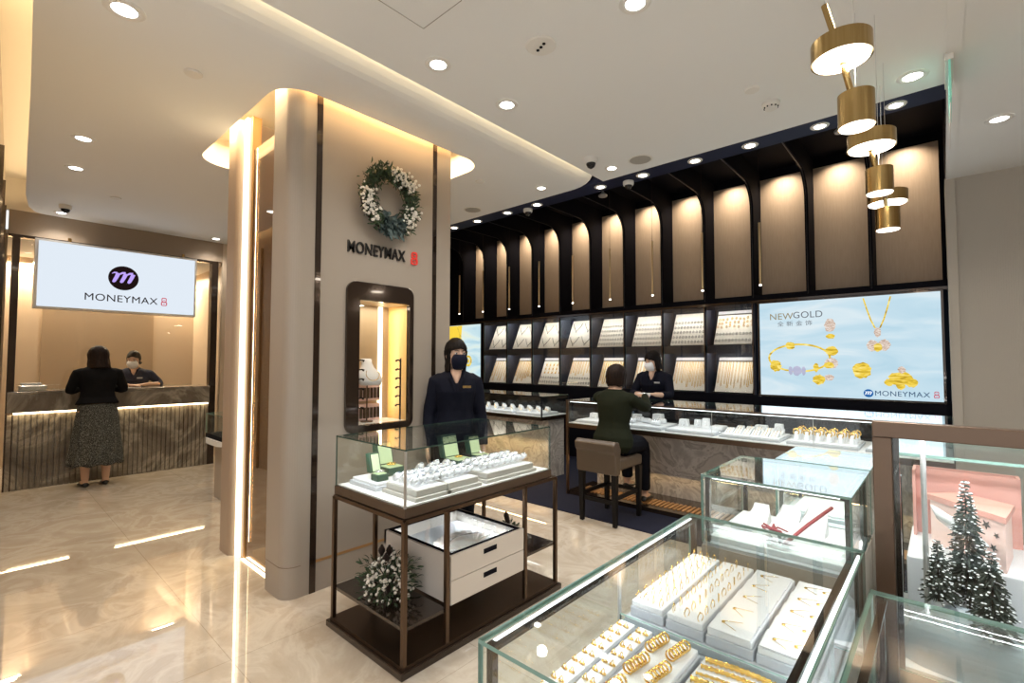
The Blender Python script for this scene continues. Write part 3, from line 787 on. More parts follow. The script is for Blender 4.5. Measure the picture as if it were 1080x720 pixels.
TILT = -math.radians(26)
def V_tray(x, z): return Vector((x, 6.345, z))
board = {}
def mk_board(low):
    o = thing('display_board', 'b', 'display board', (0, 0, 0))
    b = MB(); b.box(-.226, .226, 0, .012, 0, .485); b.build('board', M['board'], o, bevel=.002)
    if low:
        MB().box(-.226, .226, -.012, 0, .425, .437).build('bar', M['silver_dk'], o)
        MB().box(-.226, .226, -.004, 0, .437, .485).build('header', M['pad'], o)
    return o
bu_, bl_ = mk_board(False), mk_board(True)
# jewellery prototypes in board space (x across, z up, -y out)
def mesh_obj(name, mb, m, smooth=False):
    return mb.build(name, m, None, smooth=smooth)
def p_neck():
    b = MB(); b.tube([(-.085, -.004, .16), (-.06, -.004, .10), (-.02, -.004, .045), (0, -.004, .02), (.02, -.004, .045), (.06, -.004, .10), (.085, -.004, .16)], .0046, 5)
    b.ell((0, -.006, .008), (.008, .005, .012), 8, 6); return mesh_obj('necklace', b, M['silver_dk'])
def p_chain():
    b = MB(); n = 18
    for sx in (-1, 1): b.tube([(sx*(.006+.002*math.sin(PI*t/n)), -.005, .30-.30*t/n) for t in range(n+1)], [.0024+.0009*(t % 2) for t in range(n+1)], 5)
    b.tube([(-.006, -.005, 0), (-.004, -.005, -.008), (.004, -.005, -.008), (.006, -.005, 0)], .003, 5)
    return mesh_obj('gold_chain', b, M['goldmatte'])
def p_ring(m, nm='ring'):
    b = MB(); b.tube([(.011*math.cos(2*PI*k/12), -.008, .013+.013*math.sin(2*PI*k/12)) for k in range(12)], .0034, 5, closed=True)
    b.ell((0, -.010, .027), .0055, 6, 4); return mesh_obj(nm, b, m)
def p_pend():
    b = MB()
    b.ell((0, -.006, .010), (.016, .006, .016), 10, 6); b.tube([(-.018, -.004, .06), (-.006, -.004, .03), (0, -.004, .022), (.006, -.004, .03), (.018, -.004, .06)], .0022, 5)
    return mesh_obj('gold_pendant', b, M['goldmatte'])
protos = {'necklace': p_neck(), 'chain': p_chain(), 'ring': p_ring(M['silver_dk'], 'silver_ring'), 'gring': p_ring(M['goldmatte'], 'gold_ring'), 'pendant': p_pend()}
used = set()
def inst(key, cat, label, group, place):
    p = protos[key]
    o = p if key not in used else p.copy()
    if key in used: COL.objects.link(o)
    used.add(key); tag(o, label, cat, group); place(o); return o
bayw = ['leftmost', 'second', 'third', 'fourth', 'fifth', 'sixth', 'seventh', 'rightmost']
first_u = first_l = True
for i in range(8):                                     # i = 0 leftmost bay
    x0, x1 = xs[8-i], xs[7-i]; bx = (x0+x1)/2+.017
    for row, z in (('upper', 1.715), ('lower', 1.112)):
        low = row == 'lower' or i == 7
        src = bl_ if low else bu_
        what = {('upper', 0): 'silver necklaces', ('upper', 7): 'tiny gold charms', ('lower', 2): 'gold pendants'}.get((row, i), 'silver necklaces' if row == 'upper' and i < 4 else 'rows of rings' if row == 'upper' else 'gold chains')
        lab = 'sloping cream board of %s, %s row of the wall cabinet, %s bay' % (what, row, bayw[i])
        isfirst = (first_l if low else first_u)
        o = src if isfirst else dup(src)
        if low: first_l = False
        else: first_u = False
        o.location = (bx, 6.345, z); o.rotation_euler = (TILT, 0, 0); tag(o, lab, 'display board', 'sloping boards in the wall cabinet')
        where = '%s cabinet row, %s bay' % (row, bayw[i])
        def put(u, v, n=0):
            def f(o, u=u, v=v, n=n):
                R_ = Matrix.Rotation(TILT, 3, 'X'); p = Vector((bx, 6.345, z))+R_ @ Vector((u, -n, v))
                o.location = p; o.rotation_euler = (TILT, 0, 0)
            return f
        if row == 'upper' and i < 4:
            for r, rn in ((0, 'bottom'), (1, 'top')):
                for c, cn in ((-1, 'left'), (1, 'right')):
                    inst('necklace', 'necklace', 'thin dark silver necklace, %s %s of its board, %s' % (rn, cn, where), 'necklaces on the sloping boards', put(c*.11, .03+r*.24))
        elif row == 'upper' and i < 7:
            for r in range(5):
                for c in range(10):
                    inst('ring', 'ring', 'small dark silver ring in a close row, %s' % where, 'small silver rings, '+where, put(-.195+c*.0433, .03+r*.074))
        elif row == 'upper':
            for r in range(2):
                for c in range(11):
                    inst('ring', 'ring', 'small dark silver ring in a close row, %s' % where, 'small silver rings, '+where, put(-.2+c*.04, .04+r*.09))
            for k in range(26):
                inst('gring', 'charm', 'tiny gold charm scattered on the board, %s' % where, 'tiny gold charms, '+where, put(-.2+(k % 9)*.05+rnd.uniform(-.01, .01), .24+(k//9)*.055+rnd.uniform(-.012, .012)))
        elif i == 2:
            for r in range(3):
                for c in range(5):
                    inst('pendant', 'pendant', 'round gold pendant in a grid on the board, %s' % where, 'gold pendants, '+where, put(-.15+c*.075, .20+r*.07))
            for r in range(2):
                for c in range(9):
                    inst('ring', 'ring', 'small dark silver ring in a close row, %s' % where, 'small silver rings, '+where, put(-.19+c*.0475, .03+r*.08))
        else:
            hi = i == 3
            nn = {0: 8, 1: 8, 3: 9, 4: 8, 5: 9, 6: 12, 7: 11}[i]
            for c in range(nn):
                def f(o, c=c):
                    put(-.2+c*.4/(nn-1)+rnd.uniform(-.004, .004), .13 if not hi else .19)(o)
                    L_ = rnd.uniform(.95, 1.3)
                    if hi: L_ *= .66
                    w_ = rnd.choice((.7, .9, 1.3)); o.scale = (1.9*w_ if i in (1, 4) else w_, 1.2, L_)
                    R_ = Matrix.Rotation(TILT, 3, 'X'); vtop = .43
                    o.location = Vector((bx, 6.345, z))+R_ @ Vector((-.2+c*.4/(nn-1), 0, vtop-.30*L_))
                inst('chain', 'chain', 'gold chain hanging straight from its board, %s' % where, 'gold chains, '+where, f)
            if hi:
                for r in range(2):
                    for c in range(9):
                        inst('ring', 'ring', 'small dark silver ring in a close row, %s' % where, 'small silver rings, '+where, put(-.19+c*.0475, .03+r*.08))
for z, pw in ((1.62, 10), (2.175, 11)):
    for i in range(4):
        xa, xb = xs[8-2*i], xs[6-2*i]
        area_light('bay_light', ((xa+xb)/2, YF+.035, z), xb-xa-.1, pw/4, (1, .95, .86), (0, .45, -1), size_y=.02)

# hanging gold rods
RX = [-6.546, -5.94, -5.32, -4.69, -4.055, -3.428, -2.80, -2.156, -1.513]
M['rod'] = mat('satin gold paint', (.78, .58, .32), .35, .35)
rod = thing('rod_pendant', 'r', 'pendant light', (0, 5.85, 3.9), 'slim gold rod pendants')
MB().tube([(0, 5.85, 2.36), (0, 5.85, 3.06)], [.012, .012], 12).build('rod', M['rod'], rod)
MB().tube([(0, 5.85, 3.06), (0, 5.85, 3.92)], .0022, 5).build('wire', M['twig'], rod)
MB().cyl((0, 5.85), .013, 2.345, 2.36, 12).build('lit_tip', M['lamp_pendant'], rod)
for i, x in enumerate(RX):
    lb = 'slim gold rod pendant hanging before the tan panels, %s from the left' % (words[i] if i < 8 else 'ninth and last')
    if i == 0: rod.location.x = x; rod['label'] = lb
    else: dup(rod, loc=(x, 5.85, 3.9), label=lb)

# ------------------------------------------------------------------ pictured screens
def ad_screen(name, x0, x1, z0, z1, bg, label):
    o = thing(name, label, 'screen', ((x0+x1)/2, YF, z0))
    MB().holed([(x0-.02, z0-.02), (x1+.02, z0-.02), (x1+.02, z1+.02), (x0-.02, z1+.02)], [[(x0, z0), (x1, z0), (x1, z1), (x0, z1)]], 'y', YF-.012, YF+.05).build('frame', M['bronze_dk'], o)
    MB().box(x0, x1, YF+.005, YF+.04, z0, z1).build('display', bg, o)
    return o
SX0, SX1, SZ0, SZ1 = -1.645, -.012, 1.105, 2.19
sc = ad_screen('advert_screen', SX0, SX1, SZ0, SZ1, M['screen_bg'], 'large lit advert screen with gold jewellery and NEWGOLD lettering, right end of the display wall')
def S(u, v): return (SX0+u*(SX1-SX0), YF-.0, SZ0+v*(SZ1-SZ0))    # u right, v up
W, H = SX1-SX0, SZ1-SZ0
def on_screen(mb, u, v):
    p = S(u, v); return plane_to(mb, (p[0], YF+.004, p[2]), (1, 0, 0), (0, 0, 1))
def flat_ring(mb, rx, ry, wd, a0=0, a1=2*PI, n=40, t=.002, tilt=0):
    o, i_ = [], []
    for k in range(n+1):
        a = a0+(a1-a0)*k/n
        o.append(((rx+wd)*math.cos(a), (ry+wd)*math.sin(a))); i_.append(((rx-wd)*math.cos(a), (ry-wd)*math.sin(a)))
    for k in range(n):
        mb.prism([o[k], o[k+1], i_[k+1], i_[k]], 'z', 0, t)
def flat_blob(mb, cx, cy, rx, ry, n=22, t=.003, seed=0, amp=.12):
    q = random.Random(seed)
    mb.prism([(cx+rx*math.cos(2*PI*k/n)*(1+q.uniform(-amp, amp)), cy+ry*math.sin(2*PI*k/n)*(1+q.uniform(-amp, amp))) for k in range(n)], 'z', 0, t)
b = MB(); flat_ring(b, .305, .155, .0105); on_screen(b, .245, .40); b.build('bracelet', M['s_gold'], sc)
for (u, v, rx, ry, m, nm, sd) in ((.195, .53, .050, .045, 's_gold', 'ball_charm', 1), (.10, .315, .060, .066, 's_gold', 'drum_charm', 2), (.235, .265, .045, .055, 's_lilac', 'enamel_charm', 3), (.195, .265, .020, .05, 's_lilac', 'enamel_charm', 4), (.275, .265, .020, .05, 's_lilac', 'enamel_charm', 5),
        (.442, .47, .058, .050, 's_gold', 'leafy_charm', 6), (.44, .345, .060, .062, 's_rose', 'stone_charm', 7), (.425, .325, .050, .035, 's_gold', 'stone_charm_rim', 8), (.35, .30, .028, .050, 's_gold', 'small_charm', 9), (.365, .175, .060, .055, 's_gold', 'hanging_charm', 10), (.425, .20, .045, .032, 's_rose', 'hanging_stones', 11),
        (.436, .73, .052, .075, 's_rose', 'cup_charm', 12), (.438, .62, .042, .028, 's_gold', 'cup_base', 13),
        (.605, .275, .085, .085, 's_gold', 'flower_charm', 14), (.80, .20, .095, .070, 's_gold', 'crab_charm', 15), (.855, .165, .05, .045, 's_gold', 'crab_claw', 16), (.745, .165, .04, .035, 's_gold', 'crab_claw', 17), (.80, .135, .035, .04, 's_gold', 'crab_leg', 26), (.808, .285, .03, .035, 's_rose', 'crab_stones', 27),
        (.693, .645, .030, .050, 's_rose', 'pendant_bail', 18), (.665, .52, .050, .060, 's_rose', 'pendant_wing', 19), (.725, .52, .050, .060, 's_rose', 'pendant_wing', 20), (.693, .50, .035, .045, 's_gold', 'pendant_heart', 21)):
    b = MB(); flat_blob(b, 0, 0, rx, ry, seed=sd, t=.003+sd*.00004); on_screen(b, u, v); b.build(nm, M[m], sc)
b = MB()
for s_ in (-1, 1):
    P_ = [(.02*s_, .0), (.055*s_, .09), (.085*s_, .20), (.115*s_, .325)]
    for (a, c) in zip(P_, P_[1:]): b.prism([(a[0]-.007, a[1]), (a[0]+.007, a[1]), (c[0]+.007, c[1]), (c[0]-.007, c[1])], 'z', 0, .003)
on_screen(b, .693, .685); b.build('pictured_chain', M['s_gold'], sc)
tp = S(.065, .815); text('lettering_new', 'NEW', .105, M['s_text_gold'], sc, (tp[0], YF+.002, tp[2]), (1, 0, 0), (0, 0, 1), ext=.001, sx=1.0)
tp = S(.215, .822); text('lettering_gold', 'GOLD', .105, M['s_text_grey'], sc, (tp[0], YF+.002, tp[2]), (1, 0, 0), (0, 0, 1), ext=.001, sx=.98)
tp = S(.115, .745); text('lettering_chinese', '\u5168 \u65b0 \u91d1 \u9970', .062, M['s_text_grey'], sc, (tp[0], YF+.002, tp[2]), (1, 0, 0), (0, 0, 1), ext=.001, sx=1.15)
tp = S(.668, .035); text('lettering_name', 'MONEYMAX', .074, M['s_navy'], sc, (tp[0], YF+.002, tp[2]), (1, 0, 0), (0, 0, 1), ext=.001, sx=1.02)
b = MB(); n = 30; b.prism([(.042*math.cos(2*PI*k/n), .042*math.sin(2*PI*k/n)) for k in range(n)], 'z', 0, .002); on_screen(b, .637, .055); b.build('round_emblem', M['s_blue'], sc)
b = MB(); m_stroke(b, .052); on_screen(b, .638, .055); b.xf(Matrix.Translation((0, -.003, 0))); b.build('emblem_letter', M['s_lightblue'], sc)
b = MB(); eight(b, .07); on_screen(b, .968, .03); b.build('red_seal', M['s_red'], sc)
sc2 = ad_screen('advert_screen', -7.55, -6.44, 1.115, 2.19, M['screen_bg2'], 'lit advert screen with gold pendant on yellow and blue, partly hidden by the column')
def on2(mb, x, z): return plane_to(mb, (x, YF+.004, z), (1, 0, 0), (0, 0, 1))
b = MB(); b.prism([(-.55, -.30), (-.02, .0), (.02, .33), (-.55, .33)], 'z', 0, .001); on2(b, -6.99, 1.855); b.build('yellow_field', M['s_yellow'], sc2)
b = MB()
for a, c in (((-.2, .33), (-.1, .12)), ((-.1, .12), (0, -.1)), ((0, -.1), (.09, -.3))): b.prism([(a[0]-.012, a[1]), (a[0]+.012, a[1]), (c[0]+.012, c[1]), (c[0]-.012, c[1])], 'z', 0, .002)
on2(b, -6.92, 1.855); b.build('pictured_chain', M['s_gold'], sc2)
for k, (dx, dz, r) in enumerate(((-.10, .12, .03), (-.03, .0, .04), (.03, -.10, .035), (.07, -.20, .04))):
    b = MB(); flat_blob(b, 0, 0, r, r, seed=30+k); on2(b, -6.92+dx, 1.855+dz); b.build('bead', M['s_gold'], sc2)
b = MB(); flat_ring(b, .075, .085, .022, t=.003); flat_blob(b, 0, 0, .035, .04, seed=5); on2(b, -6.79, 1.50); b.build('pictured_pendant', M['s_gold'], sc2)
text('lettering_name', 'MONEYMAX', .06, M['s_blue'], sc2, (-6.93, YF+.003, 1.17), (1, 0, 0), (0, 0, 1), ext=.001, sx=1.0)
area_light('screen_glow', (-.83, YF-.02, 1.65), 1.6, 5, (.8, .92, 1), (0, -1, 0), size_y=1.05)

# ------------------------------------------------------------------ counters
def wood_box(mb, x0, x1, y0, y1, z0, z1): mb.box(x0, x1, y0, y1, z0, z1)
def glass_case(name, label, cat, x0, x1, y0, y1, zb, zt, base, t=.006, edge='edge'):
    o = thing(name, label, cat, ((x0+x1)/2, (y0+y1)/2, 0))
    g = MB()
    g.pane(x0, x1, y0, y0+t, zb, zt); g.pane(x0, x1, y1-t, y1, zb, zt)
    g.pane(x0, x0+t, y0+t, y1-t, zb, zt); g.pane(x1-t, x1, y0+t, y1-t, zb, zt)
    g.build('glass_sides', [M['glass'], M[edge]], o)
    g = MB(); g.pane(x0, x1, y0, y1, zt, zt+t*1.2); g.build('glass_top', [M['glass'], M[edge]], o)
    return o
ZB, ZT = .80, 1.05
mc = glass_case('jewellery_counter', 'long stone-fronted glass jewellery counter where the customer is seated', 'display counter', -3.20, .04, 4.50, 5.28, ZB, ZT, None, edge='edge_dark')
b = MB(); b.box(-3.205, .04, 4.495, 5.285, .755, ZB); b.build('case_rim', M['bronze'], mc)
b = MB(); b.box(-3.19, .03, 4.51, 5.27, ZB, ZB+.006); b.build('case_floor', M['white'], mc)
b = MB(); b.box(-3.10, .04, 5.03, 5.2, .0, .755); b.box(-3.12, -3.08, 5.0, 5.2, 0, .755); b.build('stone_front', M['stone'], mc)
b = MB(); b.box(-3.21, -3.185, 4.49, 4.515, 0, ZT+.01); b.box(-3.205, .04, 4.49, 4.4995, ZT+.0, ZT+.012); b.box(-3.18, .03, 4.507, 4.548, ZT-.006, ZT-.001); b.build('corner_post', M['bronze'], mc)
b = MB(); b.box(-3.20, .04, 4.50, 5.03, .008, .05); b.build('foot_step', M['bronze_dk'], mc)
b = MB()
for k in range(70):
    x = -3.1+k*.045
    b.box(x, x+.026, 4.60, 4.80, .05, .058)
b.build('ribbed_footrest', M['copper'], mc)
for x in (-2.4, -1.6, -.8):
    b = MB(); b.tube([(x, 4.52, ZT-.004), (x, 4.52, ZB+.01)], .003, 6); b.build('mullion', M['chrome'], mc)
MB().box(-3.18, .03, 4.53, 4.545, ZT-.014, ZT-.007).build('light_strip', M['led'], mc)
area_light('counter_case_light', (-1.58, 4.56, ZT-.02), 3.1, 2.6, (.93, .97, 1), (0, .35, -1), size_y=.02)
area_light('foot_light', (-1.6, 4.98, .30), 3.0, 2.5, (1, .66, .3), (0, -.6, -1), size_y=.02)
b = MB(); b.box(-3.18, .03, 5.20, 5.262, ZB+.006, ZT-.03); b.build('back_doors', M['blackgloss'], mc)

lc = glass_case('corner_showcase', 'stone-fronted glass showcase left of the main counter, behind the standing saleswoman', 'display counter', -5.9, -3.73, 4.70, 5.28, ZB, ZT, None, edge='edge_dark')
b = MB(); b.box(-5.905, -3.725, 4.695, 5.285, .755, ZB); b.build('case_rim', M['bronze_dk'], lc)
MB().box(-5.89, -3.74, 4.71, 5.27, ZB, ZB+.006).build('case_floor', M['white'], lc)
b = MB(); b.box(-5.8, -3.78, 4.90, 5.24, 0, .755); b.build('stone_front', M['stone'], lc)
b = MB(); b.box(-5.8, -3.78, 4.74, 4.90, .008, .05); b.build('foot_step', M['copper'], lc)
b = MB()
for x, y in ((-3.742, 4.70), (-3.742, 5.27), (-5.9, 4.70)): b.box(x, x+.016, y, y+.012, ZB, ZT)
b.box(-5.9, -3.725, 4.695, 4.707, ZT, ZT+.012); b.build('case_edges', M['black'], lc)
area_light('corner_case_light', (-4.8, 4.75, ZT-.02), 2.0, 2.2, (.93, .97, 1), (0, .35, -1), size_y=.02)
area_light('corner_foot_light', (-4.6, 4.75, .5), 1.8, 4, (1, .62, .26), (0, 0, -1), size_y=.02)

# jewellery props
def tray(name, label, x0, x1, y0, y1, z, h=.03, m='pad', group=None, lip=.012):
    o = thing(name, label, 'jewellery tray', ((x0+x1)/2, (y0+y1)/2, z), group)
    MB().box(x0, x1, y0, y1, z, z+h*.6).build('tray_base', M['pad_grey'], o, bevel=.003)
    MB().box(x0+lip, x1-lip, y0+lip, y1-lip, z+h*.6, z+h).build('tray_pad', M[m], o, bevel=.003)
    return o
# main counter trays: x ranges from the photograph's layout
tr = [(-3.15, -2.72), (-2.62, -2.12), (-2.08, -1.60), (-1.56, -1.06), (-1.01, -.51), (-.47, .0)]
tl = ['white tray at the left end of the main counter', 'white tray with bracelet cushions beside the seated customer', 'white tray with small box stands in the main counter', 'white tray of slanted ring slabs in the main counter', 'white tray of tall gold rings on finger stands in the main counter', 'white tray at the right end of the main counter']
zt = ZB+.007
for (x0, x1), lb in zip(tr, tl): tray('jewellery_tray', lb, x0, x1, 4.58, 5.02, zt, .03, group='trays in the main counter')
zz = zt+.031
def ring_stand(x, y, z, m, lb, grp, s=1.3):
    o = thing('ring_stand', lb, 'ring stand', (x, y, z), grp)
    b = MB(); b.lathe((x, y, z), [(.016*s, 0), (.014*s, .02*s), (.009*s, .05*s), (.003*s, .056*s)], 10); b.build('stand', M['pad'], o)
    b = MB(); b.tube([(x+.0165*s*math.cos(q), y, z+.052*s+.017*s*math.sin(q)) for q in [2*PI*k/14 for k in range(14)]], .0045*s, 6, closed=True)
    b.ell((x, y, z+.071*s), .0065*s, 8, 5); b.build('ring', m, o, smooth=True)
    return o
g0 = ring_stand(-.95, 4.66, zz, M['gold'], 'gold ring upright on a white finger stand in the main counter tray', 'gold rings on finger stands')
first = True
for r in range(2):
    for c in range(6):
        for k in range(2):
            x, y = -.95+c*.078+k*.012, 4.66+r*.16+k*.06
            if first: first = False; continue
            o = dup(g0, loc=(x, y, zz))
s0 = None
def ring_slab(x, y, z, lb, grp):
    o = thing('ring_slab', lb, 'ring display', (x, y, z), grp)
    b = MB(); b.prism([(y, z), (y+.12, z), (y+.12, z+.045)], 'x', x, x+.065); b.build('slab', M['pad'], o)
    b = MB()
    for k in range(3):
        t = .2+k*.3; yy = y+.12*t; z2 = z+.045*t
        for xx in (x+.02, x+.045):
            b.tube([(xx, yy+.004*math.cos(q), z2+.006+.007*math.sin(q)) for q in [2*PI*j/8 for j in range(8)]], .0018, 4, closed=True)
    b.build('rings', M['gold'], o)['kind'] = 'stuff'
    return o
s0 = ring_slab(-1.53, 4.62, zz, 'white slanted ring slab in the main counter', 'slanted ring slabs in the main counter')
for k in range(1, 6): dup(s0, loc=(-1.53+k*.075, 4.62, zz))
for k in range(5): dup(s0, loc=(-1.50+k*.085, 4.82, zz+.0))
def cushion(x, y, z, lb, grp, w=.10, h=.055):
    o = thing('bracelet_cushion', lb, 'display cushion', (x, y, z), grp)
    b = MB(); b.tube([(x-w/2, y, z+h/2), (x-w/2+.01, y, z+h/2), (x+w/2-.01, y, z+h/2), (x+w/2, y, z+h/2)], [h*.36, h*.5, h*.5, h*.36], 14); b.build('roll', M['pad'], o, smooth=True)
    b = MB()
    for dx in (-.022, .0, .022): b.tube([(x+dx, y+math.cos(q)*h*.52, z+h/2+math.sin(q)*h*.52) for q in [PI*j/9 for j in range(10)]], .003, 5)
    b.build('bracelets', M['silver'], o)['kind'] = 'stuff'
    return o
c0 = cushion(-2.52, 4.72, zz, 'white roll cushion with fine bracelets in the main counter', 'bracelet cushions in the main counter')
for x, y in ((-2.38, 4.80), (-2.24, 4.72), (-2.50, 4.88), (-2.25, 4.88)): dup(c0, loc=(x, y, zz))
def busts(x, y, z, w, h, lb, grp):
    o = thing('small_stand', lb, 'display stand', (x, y, z), grp)
    b = MB(); b.prism([(x-w/2, z), (x+w/2, z), (x+w/2*.8, z+h), (x-w/2*.8, z+h)], 'y', y, y+w*.6); b.build('block', M['pad'], o, bevel=.003)
    b = MB(); b.tube([(x+w*.25*math.cos(q), y-.003, z+h*.5+w*.25*math.sin(q)) for q in [2*PI*j/12 for j in range(12)]], .002, 5, closed=True)
    b.build('pendant', M['silver'], o); return o
for i, (x, y, w, h) in enumerate(((-2.0, 4.84, .10, .07), (-1.86, 4.86, .08, .075), (-1.76, 4.80, .075, .10), (-2.33, 4.94, .12, .09), (-2.58, 4.95, .10, .07), (-1.30, 4.94, .12, .06), (-1.14, 4.90, .08, .09), (-.40, 4.76, .08, .10), (-.28, 4.76, .08, .10), (-.14, 4.80, .09, .08), (-3.05, 4.8, .1, .06), (-2.92, 4.78, .09, .07))):
    busts(x, y, zz, w, h, 'small white block stand in the main counter, %s from its left end' % ['fourth', 'fifth', 'seventh', 'sixth to the side', 'third', 'eighth', 'ninth', 'tenth', 'eleventh', 'twelfth', 'first', 'second'][i], 'small block stands in the main counter')
b = MB(); b.box(-1.72, -1.60, 4.60+.2, 4.95, zz, zz+.03); 
tag(b.build('bangle_box', M['pad'], loc=(-1.66, 4.87, zz), bevel=.004), 'flat white cushion beside the block stands in the main counter', 'cushion')
vf = thing('velvet_display', 'blue grey velvet display pads at the left end of the main counter', 'display pad', (-3.0, 5.0, zt))
for k in range(3):
    b = MB(); b.prism([(5.02, zt), (5.14, zt), (5.18, zt+.10), (5.16, zt+.11)], 'x', -3.14+k*.15, -3.02+k*.15); b.build('pad', M['velvet_grey'], vf)
# corner showcase trays
zq = ZB+.007
for i, (x0, x1) in enumerate(((-5.75, -5.25), (-5.2, -4.75), (-4.7, -4.28), (-4.22, -3.80))):
    tray('jewellery_tray', 'white tray in the corner showcase, %s from the left' % words[i], x0, x1, 4.76, 5.16, zq, .03, group='trays in the corner showcase', m='pad')
for k in range(26):
    x = -5.15+.052*(k % 26); y = 4.84+.1*(k % 3)
    if k == 0: w0 = thing('ring_pillow', 'small white jewellery pillow in the corner showcase', 'display pillow', (x, y, zq+.031), 'small pillows in the corner showcase'); b = MB(); b.prism([(y, zq+.031), (y+.05, zq+.031), (y+.05, zq+.085), (y+.03, zq+.09)], 'x', x, x+.04); b.build('pillow', M['pad'], w0); b = MB(); b.tube([(x+.02+.012*math.cos(q), y+.008, zq+.055+.012*math.sin(q)) for q in [2*PI*j/8 for j in range(8)]], .0025, 4, closed=True); b.build('ring', M['gold'], w0)
    else: dup(w0, loc=(x, y, zq+.031))

# ------------------------------------------------------------------ bar stool
st = thing('bar_stool', 'brown leather bar stool with low back and black legs under the seated customer', 'bar stool', (-2.41, 4.09, 0))
b = MB(); b.box(-2.61, -2.21, 3.87, 4.36, .50, .60); b.build('seat', M['leather'], st, bevel=.02)
b = MB(); b.prism([(3.84, .47), (3.92, .47), (3.93, .70), (3.90, .765), (3.84, .775), (3.80, .745), (3.81, .69), (3.835, .66)], 'x', -2.625, -2.20); b.build('backrest', M['leather'], st, bevel=.012)
lg = []
for (x, y) in ((-2.585, 3.875), (-2.235, 3.875), (-2.585, 4.325), (-2.235, 4.325)):
    b = MB(); b.loft([[(x+sx*w, y+sy*w, z) for sx, sy in ((-1, -1), (1, -1), (1, 1), (-1, 1))] for z, w in ((.008, .017), (.50, .026))]); b.build('leg', M['wood_black'], st)
for (x0, x1, y0, y1, z) in ((-2.575, -2.245, 3.868, 3.885, .20), (-2.575, -2.245, 4.315, 4.335, .24), (-2.592, -2.575, 3.88, 4.32, .24), (-2.245, -2.228, 3.88, 4.32, .24)):
    b = MB(); b.box(x0, x1, y0, y1, z, z+.035); b.build('stretcher', M['wood_black'], st)

# ------------------------------------------------------------------ watch showcase on its stand
X0, X1, Y0, Y1 = -2.62, -1.95, 1.40, 2.55
wsd = thing('showcase_stand', 'open bronze frame stand with low shelves carrying the glass watch case', 'display stand', ((X0+X1)/2, (Y0+Y1)/2, 0))
def legbox(x, y, z0=0.03, z1=.725, w=.011):
    b = MB(); b.box(x-w, x+w, y-w, y+w, z0, z1); b.build('leg', M['bronze'], wsd)
for x in (X0, X1):
    for y in (Y0, Y1+.05): legbox(x, y)
for y in (1.665, 2.29): legbox(X1, y)
for y in (1.665, 2.29): legbox(X0, y)
b = MB()
for x in (X0, X1): b.box(x-.011, x+.011, Y0, Y1+.05, .715, .735)
for y in (Y0, Y1+.05): b.box(X0, X1, y-.011, y+.011, .715, .735)
b.build('top_frame', M['bronze'], wsd)
b = MB(); b.box(X0-.03, X1+.03, Y0-.03, Y1+.08, .0, .035); b.build('base_plinth', M['bronze_dk'], wsd, bevel=.004)
b = MB(); b.box(X0-.012, X1+.012, Y0-.012, Y1+.06, .035, .05); b.build('base_rail', M['bronze'], wsd)
MB().box(X0, X1, Y0, 1.665, .205, .222).build('low_shelf', M['bronze_dk'], wsd)
MB().box(X0, X1, 2.29, Y1+.05, .29, .305).build('low_shelf', M['bronze_dk'], wsd)
# case
wc = glass_case('watch_showcase', 'rectangular glass watch case on a dark rim, on the open bronze stand', 'display case', X0, X1, Y0, Y1, .785, 1.062, None, edge='edge_dark')
b = MB(); b.box(X0-.003, X1+.003, Y0-.003, Y1+.003, .74, .785); b.build('wooden_rim', mat('dark brown wood', (.075, .045, .028), .35), wc)
MB().box(X0+.012, X1-.012, Y0+.012, Y1-.012, .785, .792).build('case_floor', M['white'], wc)
b = MB()
for (x, y) in ((X1, Y0), ): b.box(x-.009, x+.001, y-.001, y+.009, .785, 1.06)
b.build('corner_post', M['chrome'], wc)
orient(area_light('watch_case_light', (X1-.02, 1.98, 1.05), 1.05, 2.0, (.92, .97, 1), size_y=.012), (-.5, 0, -1), (0, 1, 0))
area_light('watch_case_light_end', (-2.3, Y0+.02, 1.05), .6, 1.3, (.92, .97, 1), (0, .4, -1), size_y=.012)
# drawers
dr = thing('drawer_cabinet', 'cream two-drawer cabinet with a glass viewing top, held in the bronze stand', 'cabinet', (-2.24, 1.98, .235))
DX0, DX1, DY0, DY1 = -2.56, -1.945, 1.69, 2.275
b = MB(); b.box(DX0, DX1-.018, DY0, DY1, .225, .395); 
for q in ((DX0, DX0+.02, DY0, DY1), (DX0, DX1-.018, DY0, DY0+.02), (DX0, DX1-.018, DY1-.02, DY1)): b.box(*q, .395, .475)
b.build('carcass', M['drawer'], dr)
for z0, z1 in ((.225, .346), (.350, .476)):
    b = MB(); b.box(DX1-.018, DX1, DY0, DY1, z0, z1); d = b.build('drawer', M['drawer'], dr, bevel=.002)
    MB().box(DX1-.001, DX1+.0015, 1.93, 2.035, z1-.055, z1-.028).build('pull_slot', M['black'], d)
b = MB(); b.holed([(DX0+.015, DY0+.015), (DX1-.02, DY0+.015), (DX1-.02, DY1-.015), (DX0+.015, DY1-.015)], [[(DX0+.035, DY0+.035), (DX1-.035, DY0+.035), (DX1-.035, DY1-.035), (DX0+.035, DY1-.035)]], 'z', .47, .4785)
b.build('top_rim', M['black'], dr)
MB().box(DX0+.02, DX1-.02, DY0+.02, DY1-.02, .395, .399).build('tray_lining', M['pad'], dr)
g = MB(); g.pane(DX0+.03, DX1-.03, DY0+.03, DY1-.03, .471, .476); g.build('glass_top', [M['glass'], M['edge']], dr)
area_light('drawer_light', (-2.25, 1.735, .462), .5, 1.0, (.88, .94, 1), (0, .7, -1), size_y=.012)
area_light('drawer_light_far', (-2.25, 2.23, .462), .5, 1.0, (.88, .94, 1), (0, -.7, -1), size_y=.012)
fs = thing('feather_fan', 'pale peach scalloped fan ornament lying under the drawer cabinet glass', 'ornament', (-2.2, 2.0, .399))
b = MB()
